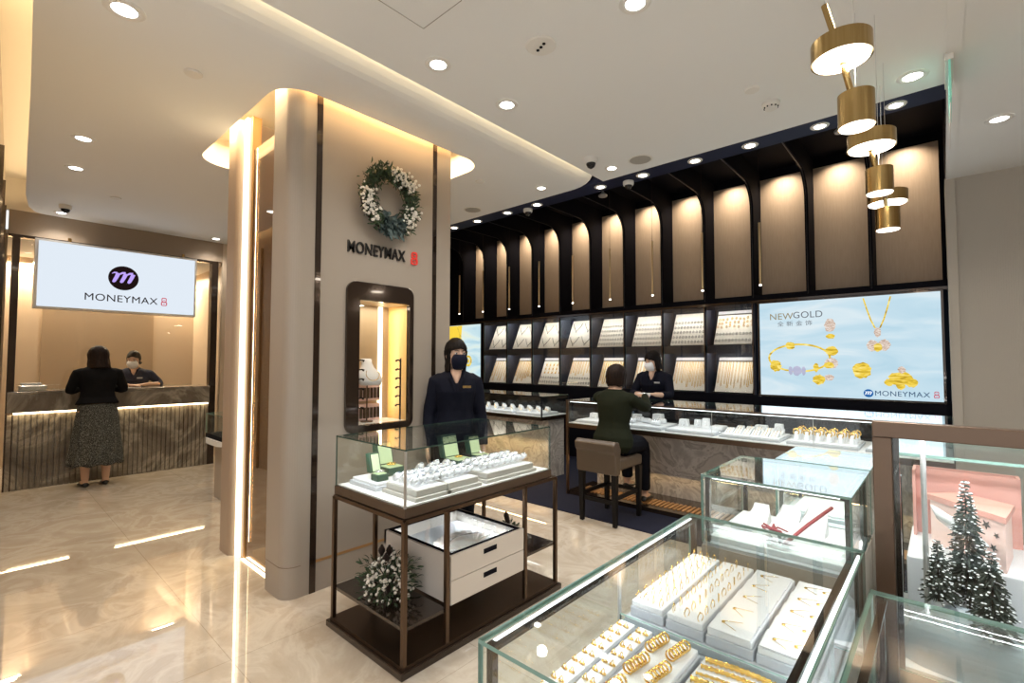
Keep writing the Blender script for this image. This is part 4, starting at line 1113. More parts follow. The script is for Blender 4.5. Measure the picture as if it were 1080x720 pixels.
for k in range(13):
    a = PI*(.1+.8*k/12); d = Vector((math.sin(a)*.0+math.cos(a), math.sin(a), 0)); d = Vector((-math.sin(a), -math.cos(a), 0))
    p0 = Vector((-2.10, 2.0, .412)); b.tube([p0+d*.02, p0+d*.12, p0+d*.2, p0+d*.24], [.012, .020, .028, .012], 10, flat=.4)
b.build('feathers', noisy('pale peach feather', [(.35, (.86, .70, .60)), (.6, (.93, .89, .85))], 20, .8), fs, smooth=True)
b = MB(); b.tube([(-2.10+.13*math.cos(q)*-1, 2.0+.15*math.sin(q), .432) for q in [-1.2+2.4*k/20 for k in range(21)]], .003, 6); tag(b.build('necklace', M['silver']), 'silver necklace lying across the peach fan under the drawer glass', 'necklace')

# watch trays
def watch_tray(x0, x1, y0, y1, lb):
    o = thing('watch_tray', lb, 'watch tray', ((x0+x1)/2, (y0+y1)/2, .792), 'grey watch trays')
    MB().box(x0-.015, x1+.015, y0-.015, y1+.015, .792, .812).build('plinth', M['greybox'], o, bevel=.002)
    b = MB(); b.box(x0, x1, y0, y1, .812, .846); b.build('tray_box', M['greybox'], o, bevel=.003)
    MB().box(x0+.012, x1-.012, y0+.012, y1-.012, .846, .848).build('lining', M['pad'], o)
    return o
watch_tray(-2.26, -1.99, 1.50, 1.70, 'grey suede watch tray nearest the front corner of the watch case')
watch_tray(-2.26, -1.99, 1.705, 1.93, 'grey suede watch tray in the middle of the front row of the watch case')
watch_tray(-2.26, -1.99, 2.00, 2.42, 'grey suede watch tray at the far end of the front row of the watch case')
def watch(lb, grp):
    o = thing('wrist_watch', lb, 'watch', (0, 0, 0), grp)
    b = MB(); b.tube([(0, 0, .018), (.012, 0, .028), (.030, 0, .040), (.045, 0, .045)], [.016, .018, .018, .014], 12); b.build('cushion', M['pad'], o, smooth=True)
    b = MB(); b.tube([(.022+.0*k+math.sin(q)*.010, math.cos(q)*.022, .034+math.sin(q)*.020) for k, q in enumerate([2*PI*j/16 for j in range(16)])], .0055, 6, closed=True, flat=.5); b.build('bracelet', M['silver'], o, smooth=True)
    b = MB(); b.ell((.034, 0, .054), (.013, .013, .004), 16, 6); b.build('case', M['silver'], o, smooth=True)
    b = MB(); b.ell((.035, 0, .0572), (.0095, .0095, .0015), 16, 4); b.build('dial', M['velvet_grey'], o)
    return o
w0 = watch('steel wrist watch on a white cushion in the grey trays of the watch case', 'steel watches in the grey trays'); fst = True
for (ya, yb, n) in ((1.53, 1.91, 9), (2.03, 2.39, 8)):
    for r in range(3):
        for k in range(n):
            y = ya+(yb-ya)*k/(n-1); x = -2.225+r*.075
            if r == 1 and k in (3, 4): continue
            if fst: w0.location = (x, y, .848); fst = False
            else: dup(w0, loc=(x, y, .848), rot=(0, 0, rnd.uniform(-.15, .15)))
tray('jewellery_tray', 'large flat white pad at the left end of the watch case', -2.57, -2.30, 1.46, 1.72, .792, .04)
tray('jewellery_tray', 'small white tray of cushions behind the front row of the watch case', -2.47, -2.31, 1.80, 2.06, .792, .03)
for k in range(4): dup(w0, loc=(-2.42+.03*(k % 2), 1.83+k*.06, .823), label='steel wrist watch on the small rear tray of the watch case', group='watches on the small rear tray')
def open_box(x, y, w, z, lb, big=1., gold=True):
    o = thing('watch_box', lb, 'watch box', (x, y, z), 'open green watch boxes')
    h = .045*big
    MB().box(x-w/2, x+w/2, y-w/2, y+w/2, z, z+h).build('box_base', M['green_box'], o, bevel=.004)
    MB().box(x-w/2+.008, x+w/2-.008, y-w/2+.008, y+w/2-.008, z+h, z+h+.004).build('lining', M['green_pale'], o)
    b = MB(); b.prism([(x-w/2, z+h), (x-w/2-.04, z+h), (x-w/2-.075*big, z+h+.13*big), (x-w/2-.035*big, z+h+.135*big)], 'y', y-w/2, y+w/2)
    b.build('lid', M['green_box'], o, bevel=.003)
    b = MB(); q = .006; b.prism([(x-w/2+.002, z+h+.01), (x-w/2-.033*big+.004, z+h+.125*big), (x-w/2-.033*big+.008, z+h+.125*big), (x-w/2+.007, z+h+.01)], 'y', y-w/2+.012, y+w/2-.012)
    b.build('lid_lining', M['green_pale'], o)
    b = MB(); b.tube([(x+math.cos(a)*.02, y+math.sin(a)*.026, z+h+.014) for a in [2*PI*k/14 for k in range(14)]], .005, 6, closed=True); b.ell((x+.02, y, z+h+.02), (.012, .012, .005), 12, 5)
    tag(b.build('wrist_watch', M['gold'] if gold else M['silver'], loc=(x, y, z+h), smooth=True), ('gold' if gold else 'steel')+' watch in the '+lb, 'watch')
open_box(-2.45, 1.66, .11, .833, 'open green box behind the white pad of the watch case')
open_box(-2.46, 2.20, .14, .792, 'larger open green box at the middle back of the watch case', 1.1)
open_box(-2.47, 2.42, .11, .792, 'open green box at the far back corner of the watch case', .95, False)
open_box(-2.37, 1.53, .07, .833, 'small open green box on the white pad of the watch case', .8, False)

# berries and cones in the stand
def bush(c, r, h, lb, nl, nb):
    o = thing('berry_bush', lb, 'plant', c)
    b = MB()
    for k in range(14):
        a = rnd.uniform(0, 2*PI); q = rnd.uniform(.3, 1)*r
        b.tube([c, (c[0]+q*.4*math.cos(a), c[1]+q*.4*math.sin(a), c[2]+h*.5), (c[0]+q*math.cos(a), c[1]+q*math.sin(a), c[2]+h*rnd.uniform(.6, 1))], [.004, .003, .0015], 5)
    b.build('stems', M['twig'], o)
    b = MB()
    for k in range(nl):
        d = rv(); d.z = abs(d.z); p = Vector(c)+Vector((d.x*r*.9, d.y*r*.9, d.z*h*.72+.01)); leaf(b, p, Vector((d.x, d.y, d.z*.6-.1))+rv()*.5, Vector((0, 0, 1))+rv(), rnd.uniform(.02, .045), .0055)
    b.build('foliage', M['leaf'], o)['kind'] = 'stuff'
    b = MB()
    for k in range(nb):
        d = rv().normalized(); d.z = abs(d.z); q = rnd.uniform(.8, 1.12); b.ell((c[0]+d.x*r*q, c[1]+d.y*r*q, c[2]+.02+d.z*h*.75*q), rnd.uniform(.006, .0095), 7, 5)
    b.build('berries', M['berry'], o, smooth=True)['kind'] = 'stuff'
    for k in range(3):
        p = Vector(c)+Vector((rnd.uniform(-.3, .3)*r, rnd.uniform(-.3, .3)*r, h*.74+.018*k)); b = MB()
        for j in range(7): b.lathe((p.x, p.y, p.z+j*.008), [(.004, 0), (.020*math.sin(PI*(j+1.2)/8.5), .002), (.004, .009)], 9)
        b.build('pine_cone', M['twig'], o)
    return o
bush((-2.28, 1.535, .222), .125, .25, 'bushy white-berry arrangement with pine cones on the low left shelf of the stand', 520, 260)
bush((-2.25, 2.47, .305), .055, .10, 'small sprig of berries and cones on the right shelf of the stand', 90, 22)

# ------------------------------------------------------------------ near showcases
def cabinet(name, lb, x0, x1, y0, y1, zf, zt):
    o = glass_case(name, lb, 'display case', x0, x1, y0, y1, zf, zt, None, t=.007)
    MB().box(x0+.0, x1-.0, y0+.0, y1-.0, 0, zf-.012).build('cabinet_body', M['taupe'], o)
    MB().box(x0+.004, x1-.004, y0+.004, y1-.004, zf-.012, zf).build('case_floor', M['pad_grey'], o)
    b = MB()
    for x, y in ((x0+.012, y0+.012), (x1-.022, y0+.012), (x0+.012, y1-.022), (x1-.022, y1-.022)): b.box(x, x+.016, y, y+.016, zf, zt)
    b.box(x0+.020, x0+.034, y0+.012, y1-.012, zt-.010, zt-.002); b.box(x1-.034, x1-.020, y0+.012, y1-.012, zt-.010, zt-.002)
    b.build('inner_frame', M['bronze_dk'], o)
    return o
C1 = (-.70, -.186, .68, 1.74)
c1 = cabinet('long_showcase', 'long glass showcase of gold jewellery in the foreground', *C1, .765, .943)
MB().box(C1[0]+.010, C1[0]+.016, C1[2]+.02, C1[3]-.02, .934, .941).build('light_strip', M['led'], c1)
MB().box(C1[1]-.016, C1[1]-.010, C1[2]+.02, C1[3]-.02, .934, .941).build('light_strip', M['led'], c1)
g = MB(); g.pane(C1[0]+.012, C1[1]-.012, 1.215, 1.221, .765, .80); g.build('glass_divider', [M['glass'], M['edge']], c1)
MB().box(C1[0]+.006, C1[0]+.012, 1.212, 1.224, .765, .943).build('mullion', M['chrome'], c1)
for sx, xx in ((.02, C1[0]+.03), (-.02, C1[1]-.03)):
    orient(area_light('showcase_light', (xx, 1.21, .93), 1.0, 1.5, (.93, .97, 1), size_y=.006), (sx, 0, -1), (0, 1, 0))
# rear section: ring trays
zr = .766
base = thing('tray_riser', 'pale riser under the four rear trays of the long foreground showcase', 'riser', (-.47, 1.46, zr))
MB().box(-.685, -.205, 1.235, 1.715, zr, zr+.022).build('riser', M['pad_grey'], base, bevel=.003)
zr += .022
rt_ = [(-.675, -.578, 'left ring tray in the rear half of the long foreground showcase'), (-.572, -.472, 'second ring tray in the rear half of the long foreground showcase'), (-.466, -.355, 'tray of six pendant pads in the rear half of the long foreground showcase'), (-.349, -.225, 'rightmost tray of earring pads in the rear half of the long foreground showcase')]
for i, (x0, x1, lb) in enumerate(rt_): tray('jewellery_tray', lb, x0, x1, 1.25, 1.70, zr, .042 if i < 3 else .04, lip=.003, group='rear trays of the long showcase')
zc = zr+.042
rg = MB(); rg.tube([(.0, math.cos(q)*.0105, .009+math.sin(q)*.0105) for q in [2*PI*k/16 for k in range(16)]], .0011, 6, closed=True); rg.ell((0, 0, .0205), (.0028, .0028, .0022), 8, 5)
ring0 = rg.build('gold_ring', M['gold'], None, smooth=True); fr = True
for i, nm in ((0, 'left'), (1, 'second')):
    x0, x1, _ = rt_[i]
    for c in range(4 if i == 0 else 3):
        for r in range(10):
            o = ring0 if fr else ring0.copy()
            if not fr: COL.objects.link(o)
            fr = False
            o.location = (x0+.016+c*(x1-x0-.03)/(3 if i == 0 else 2), 1.27+r*.045, zc); o.rotation_euler = (0, 0, rnd.uniform(-.3, .3)+PI/2*0)
            tag(o, 'thin gold ring standing in the %s ring tray of the long foreground showcase' % nm, 'ring', 'thin gold rings in the %s ring tray' % nm)
def pad(x, y, z, w, d, lb, grp, kind):
    o = thing('pendant_pad', lb, 'display pad', (x, y, z), grp)
    b = MB(); b.prism([(y-d/2, z), (y+d/2, z), (y+d/2, z+.010), (y-d/2, z+.004)], 'x', x-w/2, x+w/2); b.build('pad', M['pad'], o, bevel=.0012)
    return o
def pend_at(x, y, z, lb, grp, src=[None]):
    if src[0] is None:
        b = MB(); b.ell((0, 0, .002), (.0045, .006, .002), 9, 5); b.tube([(0, .005, .002), (.018, .012, .002), (.040, .022, .002)], .0007, 4); b.tube([(0, -.003, .002), (.02, -.012, .002), (.036, -.02, .002)], .0007, 4)
        o = b.build('gold_pendant', M['gold'], None, smooth=True); src[0] = o
    else: o = src[0].copy(); COL.objects.link(o)
    o.location = (x, y, z); o.rotation_euler = (.08, 0, rnd.uniform(-.3, .3)); return tag(o, lb, 'pendant', grp)
for i, (x0, x1, nm) in enumerate(((-.463, -.358, 'six-pad'), (-.346, -.228, 'rightmost'))):
    for r in range(5):
        y = 1.29+r*.087
        pad((x0+x1)/2, y, zc, x1-x0-.006, .078, 'white sloping pad in the %s rear tray of the long showcase' % nm, 'white pads, %s rear tray' % nm, 0)
        for c in range(1 if i == 0 else 2):
            pend_at(x0+.028+c*.045, y, zc+.0075, 'small gold pendant on a white pad, %s rear tray of the long showcase' % nm, 'small gold pendants, %s rear tray' % nm)
# front section
zf = .766
ft = [(-.675, -.625, 'narrow white earring tray at the far left of the front half of the long showcase'), (-.62, -.575, 'second narrow white earring tray in the front half of the long showcase'), (-.568, -.458, 'white tray of thick gold bands in the front half of the long showcase'), (-.45, -.205, 'wide white tray of gold bracelets in the front half of the long showcase')]
for i, (x0, x1, lb) in enumerate(ft): tray('jewellery_tray', lb, x0, x1, .72, 1.195, zf, .035 if i < 3 else .025, lip=.004, group='front trays of the long showcase')
er = MB(); er.ell((0, 0, .003), .0035, 8, 5); er.ell((.009, 0, .003), .0035, 8, 5); er.tube([(.0045, .006*math.cos(q), .007+.006*math.sin(q)) for q in [2*PI*k/10 for k in range(10)]], .0012, 5, closed=True)
e0 = er.build('earring_pair', [M['gold']], None, smooth=True); fr = True
for i, nm in ((0, 'far left'), (1, 'second')):
    x0, x1, _ = ft[i]
    for c in range(2):
        for r in range(11):
            o = e0 if fr else e0.copy()
            if not fr: COL.objects.link(o)
            fr = False; o.location = (x0+.011+c*.020, .75+r*.041, zf+.0355)
            tag(o, 'tiny gold earring pair on the %s narrow tray of the long showcase' % nm, 'earrings', 'tiny earring pairs, %s narrow tray' % nm)
def band(src=[None]):
    if src[0] is None:
        b = MB()
        R1, R2 = .0105, .0125
        b.loft([[(x, math.cos(q)*r, .0105+math.sin(q)*r) for q in [2*PI*k/18 for k in range(18)]] for x, r in ((-.003, R1), (-.0028, R2), (.0, R2+.0008), (.0028, R2), (.003, R1), (-.003, R1))], cap=False)
        o = b.build('gold_band', M['gold'], None, smooth=True); src[0] = o; return o
    o = src[0].copy(); COL.objects.link(o); return o
for c in range(2):
    for r in range(4):
        for k in range(6):
            o = band(); o.location = (-.545+c*.052+.002*k, .78+r*.108+k*.0125, zf+.037); o.rotation_euler = (0, 0, PI/2+rnd.uniform(-.12, .12))
            tag(o, 'thick yellow gold band standing in a slot of the band tray in the long showcase', 'ring', 'thick gold bands in the long showcase')
for k in range(15):
    y = .745+k*.0305; thick = .0032+.0016*((k*7) % 3)
    b = MB(); n = 40; pts = []
    for j in range(n+1):
        t = j/n; pts.append((-.437+.222*t, y+.018*math.sin(PI*t)-.012*t, zf+.027+thick*.7+.0006*math.sin(j*1.7)))
    b.tube(pts, [thick*(1+.28*math.cos(PI*j)) for j in range(n+1)], 7, flat=.7)
    tag(b.build('gold_bracelet', M['gold'], None, loc=(-.326, y, zf+.027), smooth=True), ('thick' if thick > .006 else 'medium' if thick > .004 else 'fine')+' gold bracelet laid across the wide tray, %s from the near end' % (['first', 'second', 'third', 'fourth', 'fifth', 'sixth', 'seventh', 'eighth', 'ninth', 'tenth', 'eleventh', 'twelfth', 'thirteenth', 'fourteenth', 'fifteenth'][k]), 'bracelet', 'gold bracelets on the wide tray')

C2 = (-.722, -.235, 1.91, 2.416)
c2 = cabinet('square_showcase', 'square glass showcase with red ribbon and white props behind the long foreground one', *C2, .80, 1.05)
MB().box(C2[0]+.03, C2[1]-.03, C2[2]+.03, C2[2]+.04, 1.04, 1.048).build('light_strip', M['led'], c2)
area_light('square_case_light', (-.48, 1.96, 1.035), .42, .9, (.93, .97, 1), (0, .5, -1), size_y=.012)
o = thing('white_plinth', 'white sloped plinth on the floor of the square showcase', 'plinth', (-.47, 2.1, .80))
MB().box(-.70, -.26, 1.94, 2.36, .80, .822).build('plinth', M['pad'], o, bevel=.003)
for i, (x, y, w, h, lb) in enumerate(((-.60, 2.16, .10, .085, 'white peaked card at the left of the square showcase'), (-.50, 2.19, .11, .09, 'white peaked card in the middle of the square showcase'), (-.41, 2.20, .11, .10, 'white peaked card at the right of the square showcase'), (-.30, 2.08, .13, .055, 'low broad white block at the right of the square showcase'))):
    b = MB(); b.loft([[(x-w/2, y-.05, .822), (x+w/2, y-.05, .822), (x+w/2, y+.07, .822), (x-w/2, y+.07, .822)], [(x-w*.1, y+.03, .822+h*.75), (x+w*.55, y+.02, .822+h*.75), (x+w*.45, y+.05, .822+h), (x-w*.1, y+.05, .822+h)]])
    tag(b.build('peaked_card', M['paper'], loc=(x, y, .822), bevel=.001), lb, 'display card')
b = MB(); P0, P1 = Vector((-.45, 2.00, .835)), Vector((-.335, 2.20, .94))
b.tube([P0, P0.lerp(P1, .5)+Vector((0, 0, .004)), P1], .011, 8, flat=.6); tag(b.build('red_ribbon', M['red'], loc=P0), 'dark red ribbon rising diagonally across the white cards', 'ribbon')
b = MB()
for k in range(5):
    a = k*1.3; b.tube([(-.52+.01*k, 2.07, .85), (-.52+.03*math.cos(a), 2.07+.03*math.sin(a), .865), (-.50+.045*math.cos(a+.5), 2.07+.04*math.sin(a+.5), .85)], [.006, .004, .003], 6)
tag(b.build('red_bow', M['red'], loc=(-.52, 2.07, .85)), 'loose dark red bow between the white cards', 'bow')
b = MB()
for k in range(70):
    d = rv(); leaf(b, Vector((-.47, 1.99, .825))+Vector((d.x*.03, d.y*.03, abs(d.z)*.02)), Vector((d.x, d.y, .3)), Vector((0, 0, 1)), .022, .003)
tag(b.build('fir_sprig', M['leaf_grey'], loc=(-.47, 1.99, .823)), 'small grey green fir sprig at the front of the square showcase', 'sprig')
b = MB(); b.tube([(-.275+.022*math.cos(q), 2.22, .905+.03*math.sin(q)) for q in [2*PI*k/18 for k in range(18)]], .003, 6, closed=True)
tag(b.build('silver_bangle', M['silver'], loc=(-.275, 2.22, .877), smooth=True), 'silver bangle upright at the right of the square showcase', 'bangle')
b = MB(); b.tube([(-.655, 2.05, .84), (-.62, 2.08, .86), (-.58, 2.06, .845)], [.018, .026, .016], 12); tag(b.build('white_roll', M['pad'], loc=(-.62, 2.06, .822), smooth=True), 'white fabric roll at the left front of the square showcase', 'cushion')
C3 = (-.585, -.235, 2.44, 2.86)
c3 = cabinet('rear_showcase', 'glass showcase farthest back in the foreground cluster, its top mirroring the advert', *C3, .80, 1.05)
tray('jewellery_tray', 'plain white tray inside the farthest foreground showcase', -.55, -.27, 2.50, 2.80, .80, .03)
area_light('rear_case_light', (-.41, 2.48, 1.035), .28, 1.0, (.93, .97, 1), (0, .5, -1), size_y=.012)

C4 = (-.148, .62, .5, 1.458)
c4 = cabinet('near_showcase', 'glass showcase at the bottom right corner of the foreground', *C4, .70, .943)
orient(area_light('near_case_fill', (C4[0]+.05, 1.0, .93), .8, 3.0, (.93, .97, 1), size_y=.006), (.6, 0, -1), (0, 1, 0))  # added fill to brighten the contents; this showcase has no light strip
for i, (x0, x1, y0, y1) in enumerate(((-.09, .09, 1.12, 1.36), (.12, .34, 1.12, 1.36), (-.09, .1, .8, 1.06), (.13, .36, .8, 1.06))):
    tray('jewellery_tray', 'white tray in the bottom right showcase, %s' % ['rear left', 'rear right', 'front left', 'front right'][i], x0, x1, y0, y1, .70, .03, m='pad' if i else 'blush')
    for k in range(3): pend_at(x0+.04+k*.04, y0+.1, .731, 'small gold pendant in the bottom right showcase, %s tray' % ['rear left', 'rear right', 'front left', 'front right'][i], 'small gold pendants in the bottom right showcase, tray %s' % ['rear left', 'rear right', 'front left', 'front right'][i])

# tall bronze framed case with the winter display
BX0, BX1, BY0, BY1 = -.188, 1.0, 2.02, 2.75
bc = thing('bronze_framed_case', 'tall glass case in a heavy brushed bronze frame holding the snowy tree display', 'display case', (.4, 2.4, 0))
b = MB()
for x in (BX0, BX1-.052): b.box(x, x+.052, BY0, BY0+.05, 0, 1.248)
b.box(BX0, BX1, BY0, BY0+.05, 1.248, 1.30)
b.build('front_frame', M['bronze_lt'], bc, bevel=.003)
b = MB()
for x in (BX0, BX1-.04): b.box(x, x+.035, BY1-.03, BY1, 0, 1.0)
b.box(BX0+.053, BX0+.068, BY0+.03, BY0+.05, .50, 1.248)
b.build('rear_frame', M['bronze_dk'], bc)
MB().box(BX0, BX1, BY0+.052, BY1-.03, 0, .49).build('cabinet_body', M['taupe'], bc)
MB().box(BX0+.003, BX1-.003, BY0+.052, BY1-.03, .49, .50).build('case_floor', M['pad'], bc)
g = MB(); g.pane(BX0+.052, BX1-.052, BY0+.02, BY0+.028, .50, 1.248); g.pane(BX0+.012, BX0+.020, BY0+.052, BY1-.03, .50, 1.05); g.pane(BX0, BX1, BY1-.02, BY1-.01, .50, 1.15); g.build('glass_panes', [M['glass'], M['edge']], bc)
g = MB(); g.pane(BX0, BX1, BY0+.3, BY1, 1.15, 1.16); g.build('glass_shelf', [M['glass'], M['edge']], bc)
b = MB(); b.tube([(BX0+.125, 2.16, .50), (BX0+.125, 2.16, 1.24)], .008, 10); b.build('clear_rod', M['chrome'], bc)
area_light('winter_case_light', (.25, 2.12, 1.24), .8, 4, (.95, .97, 1), (0, .35, -1), size_y=.02)
def fir(c, r, h, lb):
    o = thing('snowy_fir_tree', lb, 'model tree', c, 'model fir trees with snowy tips')
    MB().cyl((c[0], c[1]), r*.09, c[2], c[2]+h*.9, 8, r2=r*.02).build('trunk', M['twig'], o)
    MB().cyl((c[0], c[1]), r*.3, c[2], c[2]+.012, 12).build('base', M['snow'], o)
    b = MB(); s_ = MB(); L = int(h/.013)
    for j in range(L):
        t = j/L; z = c[2]+h*(.10+.9*t); rr = r*(1-t)**.8*(1 if j % 3 else .85)+.006
        for k in range(int(9+16*(1-t))):
            a = rnd.uniform(0, 2*PI); ln = rr*rnd.uniform(.75, 1.1)
            p0 = Vector((c[0], c[1], z+ln*.25)); p1 = Vector((c[0]+ln*math.cos(a), c[1]+ln*math.sin(a), z-ln*.12))
            b.tube([p0.lerp(p1, .25), p0.lerp(p1, .6)+Vector((0, 0, .002)), p1], [.0035, .005, .0015], 4, flat=.5)
            if rnd.random() < .5: s_.ell(p1.lerp(p0, rnd.uniform(.0, .3))+Vector((0, 0, .003)), (.004, .004, .0022), 6, 4)
    b.build('needles', M['needle'], o)['kind'] = 'stuff'
    s_.build('snow_tips', M['snow'], o)['kind'] = 'stuff'
o = thing('snow_mound', 'smooth blue white snow mound under the fir trees', 'ornament', (.04, 2.17, .50))
b = MB(); b.ell((.03, 2.17, .50), (.17, .085, .20), 32, 14); b.ell((.13, 2.13, .50), (.12, .05, .155), 24, 10); b.build('mound', mat('blue grey snow', (.55, .63, .70), .4), o, smooth=True)
fir((.040, 2.235, .665), .072, .44, 'tallest of the snowy model fir trees in the bronze framed case')
fir((-.034, 2.17, .69), .052, .22, 'leftmost snowy model fir tree in the bronze framed case')
fir((.092, 2.125, .635), .062, .28, 'foremost snowy model fir tree right of the tallest, in the bronze framed case')
o = thing('white_riser', 'white display riser under the pink boxes in the bronze framed case', 'riser', (.06, 2.5, .50))
MB().box(-.12, .24, 2.27, 2.70, .50, .80).build('riser', M['pad'], o, bevel=.004)
o = thing('gift_box', 'blush pink lidded card gift box printed with stars behind the fir trees', 'box', (.06, 2.45, .80))
b = MB(); b.prism([(-.055, 2.50), (.135, 2.29), (.165, 2.50), (.03, 2.60)], 'z', .80, .965); b.build('box_body', M['blush'], o)
b = MB(); b.prism([(-.066, 2.503), (.137, 2.278), (.174, 2.505), (.03, 2.612)], 'z', .965, .985); b.build('lid', M['pink'], o)
b = MB()
for (u, z, r) in ((.62, .925, .014), (.78, .94, .017), (.9, .915, .011), (.70, .885, .012), (.86, .87, .015), (.55, .87, .010), (.75, .84, .011)):
    n = 10; b.prism([((r if k % 2 else r*.42)*math.sin(2*PI*k/n), (r if k % 2 else r*.42)*math.cos(2*PI*k/n)) for k in range(n)], 'z', 0, .001)
    m_ = MB()
    n = 10; m_.prism([((r if k % 2 else r*.42)*math.sin(2*PI*k/n), (r if k % 2 else r*.42)*math.cos(2*PI*k/n)) for k in range(n)], 'z', 0, .001)
    d_ = Vector((.19, -.21, 0)).normalized(); plane_to(m_, (-.055+.19*u-.001, 2.50-.21*u-.001, z), d_, (0, 0, 1))
    m_.build('star_print', M['bronze_dk'], o)
b.bm.free()
o = thing('salmon_box', 'salmon pink open card box at the back left of the winter display', 'box', (.04, 2.66, .80))
b = MB()
for q in ((-.11, -.10, 2.56, 2.69), (.19, .20, 2.62, 2.69), (-.10, .19, 2.68, 2.69), (-.10, .19, 2.615, 2.625)): b.box(*q, .80, 1.06)
b.build('box_walls', M['pink'], o)
def cup(c, r, h, lb, tilt=0.):
    o = thing('porcelain_cup', lb, 'cup', c)
    b = MB(); b.lathe(c, [(r*.6, 0), (r*.85, h*.15), (r, h*.6), (r*1.02, h), (r*.97, h), (r*.93, h*.6), (r*.75, h*.18), (.001, h*.12)], 32); b.build('bowl', M['ceramic'], o, smooth=True)
    b = MB(); b.tube([(c[0]+r*1.005*math.cos(q), c[1]+r*1.005*math.sin(q), c[2]+h) for q in [2*PI*k/32 for k in range(32)]], .0022, 6, closed=True); b.build('gold_rim', M['gold'], o, smooth=True)
    return o
o = thing('cup_plinth', 'low white plinth carrying the porcelain cups in the bronze framed case', 'plinth', (.36, 2.17, .50))
MB().box(.215, .55, 2.08, 2.26, .50, .62).build('plinth', M['pad'], o, bevel=.003)
cup((.285, 2.18, .62), .065, .15, 'white porcelain cup with gold rim right of the fir trees')
cup((.44, 2.16, .62), .065, .13, 'second white porcelain cup with gold rim, farther right on the plinth')
o = thing('porcelain_dish', 'white porcelain dish standing on edge behind the fir trees', 'dish', (.015, 2.29, .80))
b = MB(); Rm = Matrix.Rotation(.65, 3, 'Y') @ Matrix.Rotation(-.35, 3, 'X')
cc = Vector((.015, 2.29, .925))
rings = [[cc+Rm @ Vector((q*1.6*math.cos(2*PI*k/28), q*math.sin(2*PI*k/28), z)) for k in range(28)] for q, z in ((.03, -.006), (.055, .012), (.058, .012), (.034, -.012))]
b.loft(rings); b.build('dish', M['ceramic'], o, smooth=True)
MB().cyl((.015, 2.29), .006, .80, .92, 10).build('stand', M['ceramic'], o)
tray('jewellery_tray', 'white jewellery tray at the back right of the bronze framed case', .27, .65, 2.42, 2.70, .50, .35)

# ------------------------------------------------------------------ people
clouds = bpy.data.textures.new('folds', 'CLOUDS'); clouds.noise_scale = .11
strands = bpy.data.textures.new('strands', 'CLOUDS'); strands.noise_scale = .035
def remesh(o, v, disp=0.):
    m = o.modifiers.new('Remesh', 'REMESH'); m.mode = 'VOXEL'; m.voxel_size = v; m.use_smooth_shade = True
    if disp:
        d = o.modifiers.new('Displace', 'DISPLACE'); d.texture = clouds; d.strength = disp; d.mid_level = .5; d.texture_coords = 'LOCAL'
    s = o.modifiers.new('Smooth', 'SMOOTH'); s.factor = .5; s.iterations = 3
def oval(c, a, b, R=None, n=24, e=1.):
    out = []
    for k in range(n):
        q = 2*PI*k/n; cx, sx = math.cos(q), math.sin(q)
        p = Vector((a*math.copysign(abs(cx)**e, cx), b*math.copysign(abs(sx)**e, sx), 0))
        if R: p = R @ p
        out.append(Vector(c)+p)
    return out
def bez(a, b, c, n=10):
    a, b, c = Vector(a), Vector(b), Vector(c); out = []
    for i in range(n+1):
        t = i/n
        if t < .5: p = a.lerp(b, t*2)
        else: p = b.lerp(c, t*2-1)
        out.append(p)
    for _ in range(1): out = [out[0]]+[out[i-1]*.25+out[i]*.5+out[i+1]*.25 for i in range(1, len(out)-1)]+[out[-1]]
    return out
def lerp_r(rs, n=10):
    out = []
    for i in range(n+1):
        t = i/n*(len(rs)-1); k = min(int(t), len(rs)-2); out.append(rs[k]+(rs[k+1]-rs[k])*(t-k))
    return out
def hand(mb, w, d, n, side, curl=.5, s=1.):
    d = Vector(d).normalized(); n = Vector(n); n = (n-d*n.dot(d)).normalized(); sd = d.cross(n)*side
    w = Vector(w)
    rings = []
    for t, a, b in ((-.02, .024, .019), (.02, .027, .016), (.05, .036, .014), (.085, .038, .012), (.092, .032, .008)):
        rings.append([w+d*t*s+sd*(a*s*math.cos(q))+n*(b*s*math.sin(q)) for q in [2*PI*k/14 for k in range(14)]])
    mb.loft(rings)
    for off, L, r in ((.029, .058, .0078), (.0105, .070, .0085), (-.0095, .076, .0087), (-.029, .068, .0083)):
        p = w+d*.078*s+sd*(off*s); ang = curl*.35; pts = [p]; 
        for k, f in enumerate((.45, .32, .25)):
            dd = d*math.cos(ang)+n*math.sin(ang)+sd*(off*1.5); p = p+dd*(L*f*s); pts.append(p); ang += curl*.75
        mb.tube(pts, [r*s, r*.95*s, r*.88*s, r*.7*s], 8)
    p = w+d*.025*s-sd*.024*s
    mb.tube([p, p-sd*.020*s+d*.022*s+n*.006, p-sd*.026*s+d*.048*s+n*.012, p-sd*.020*s+d*.066*s+n*.018], [.012*s, .011*s, .0095*s, .007*s], 8)

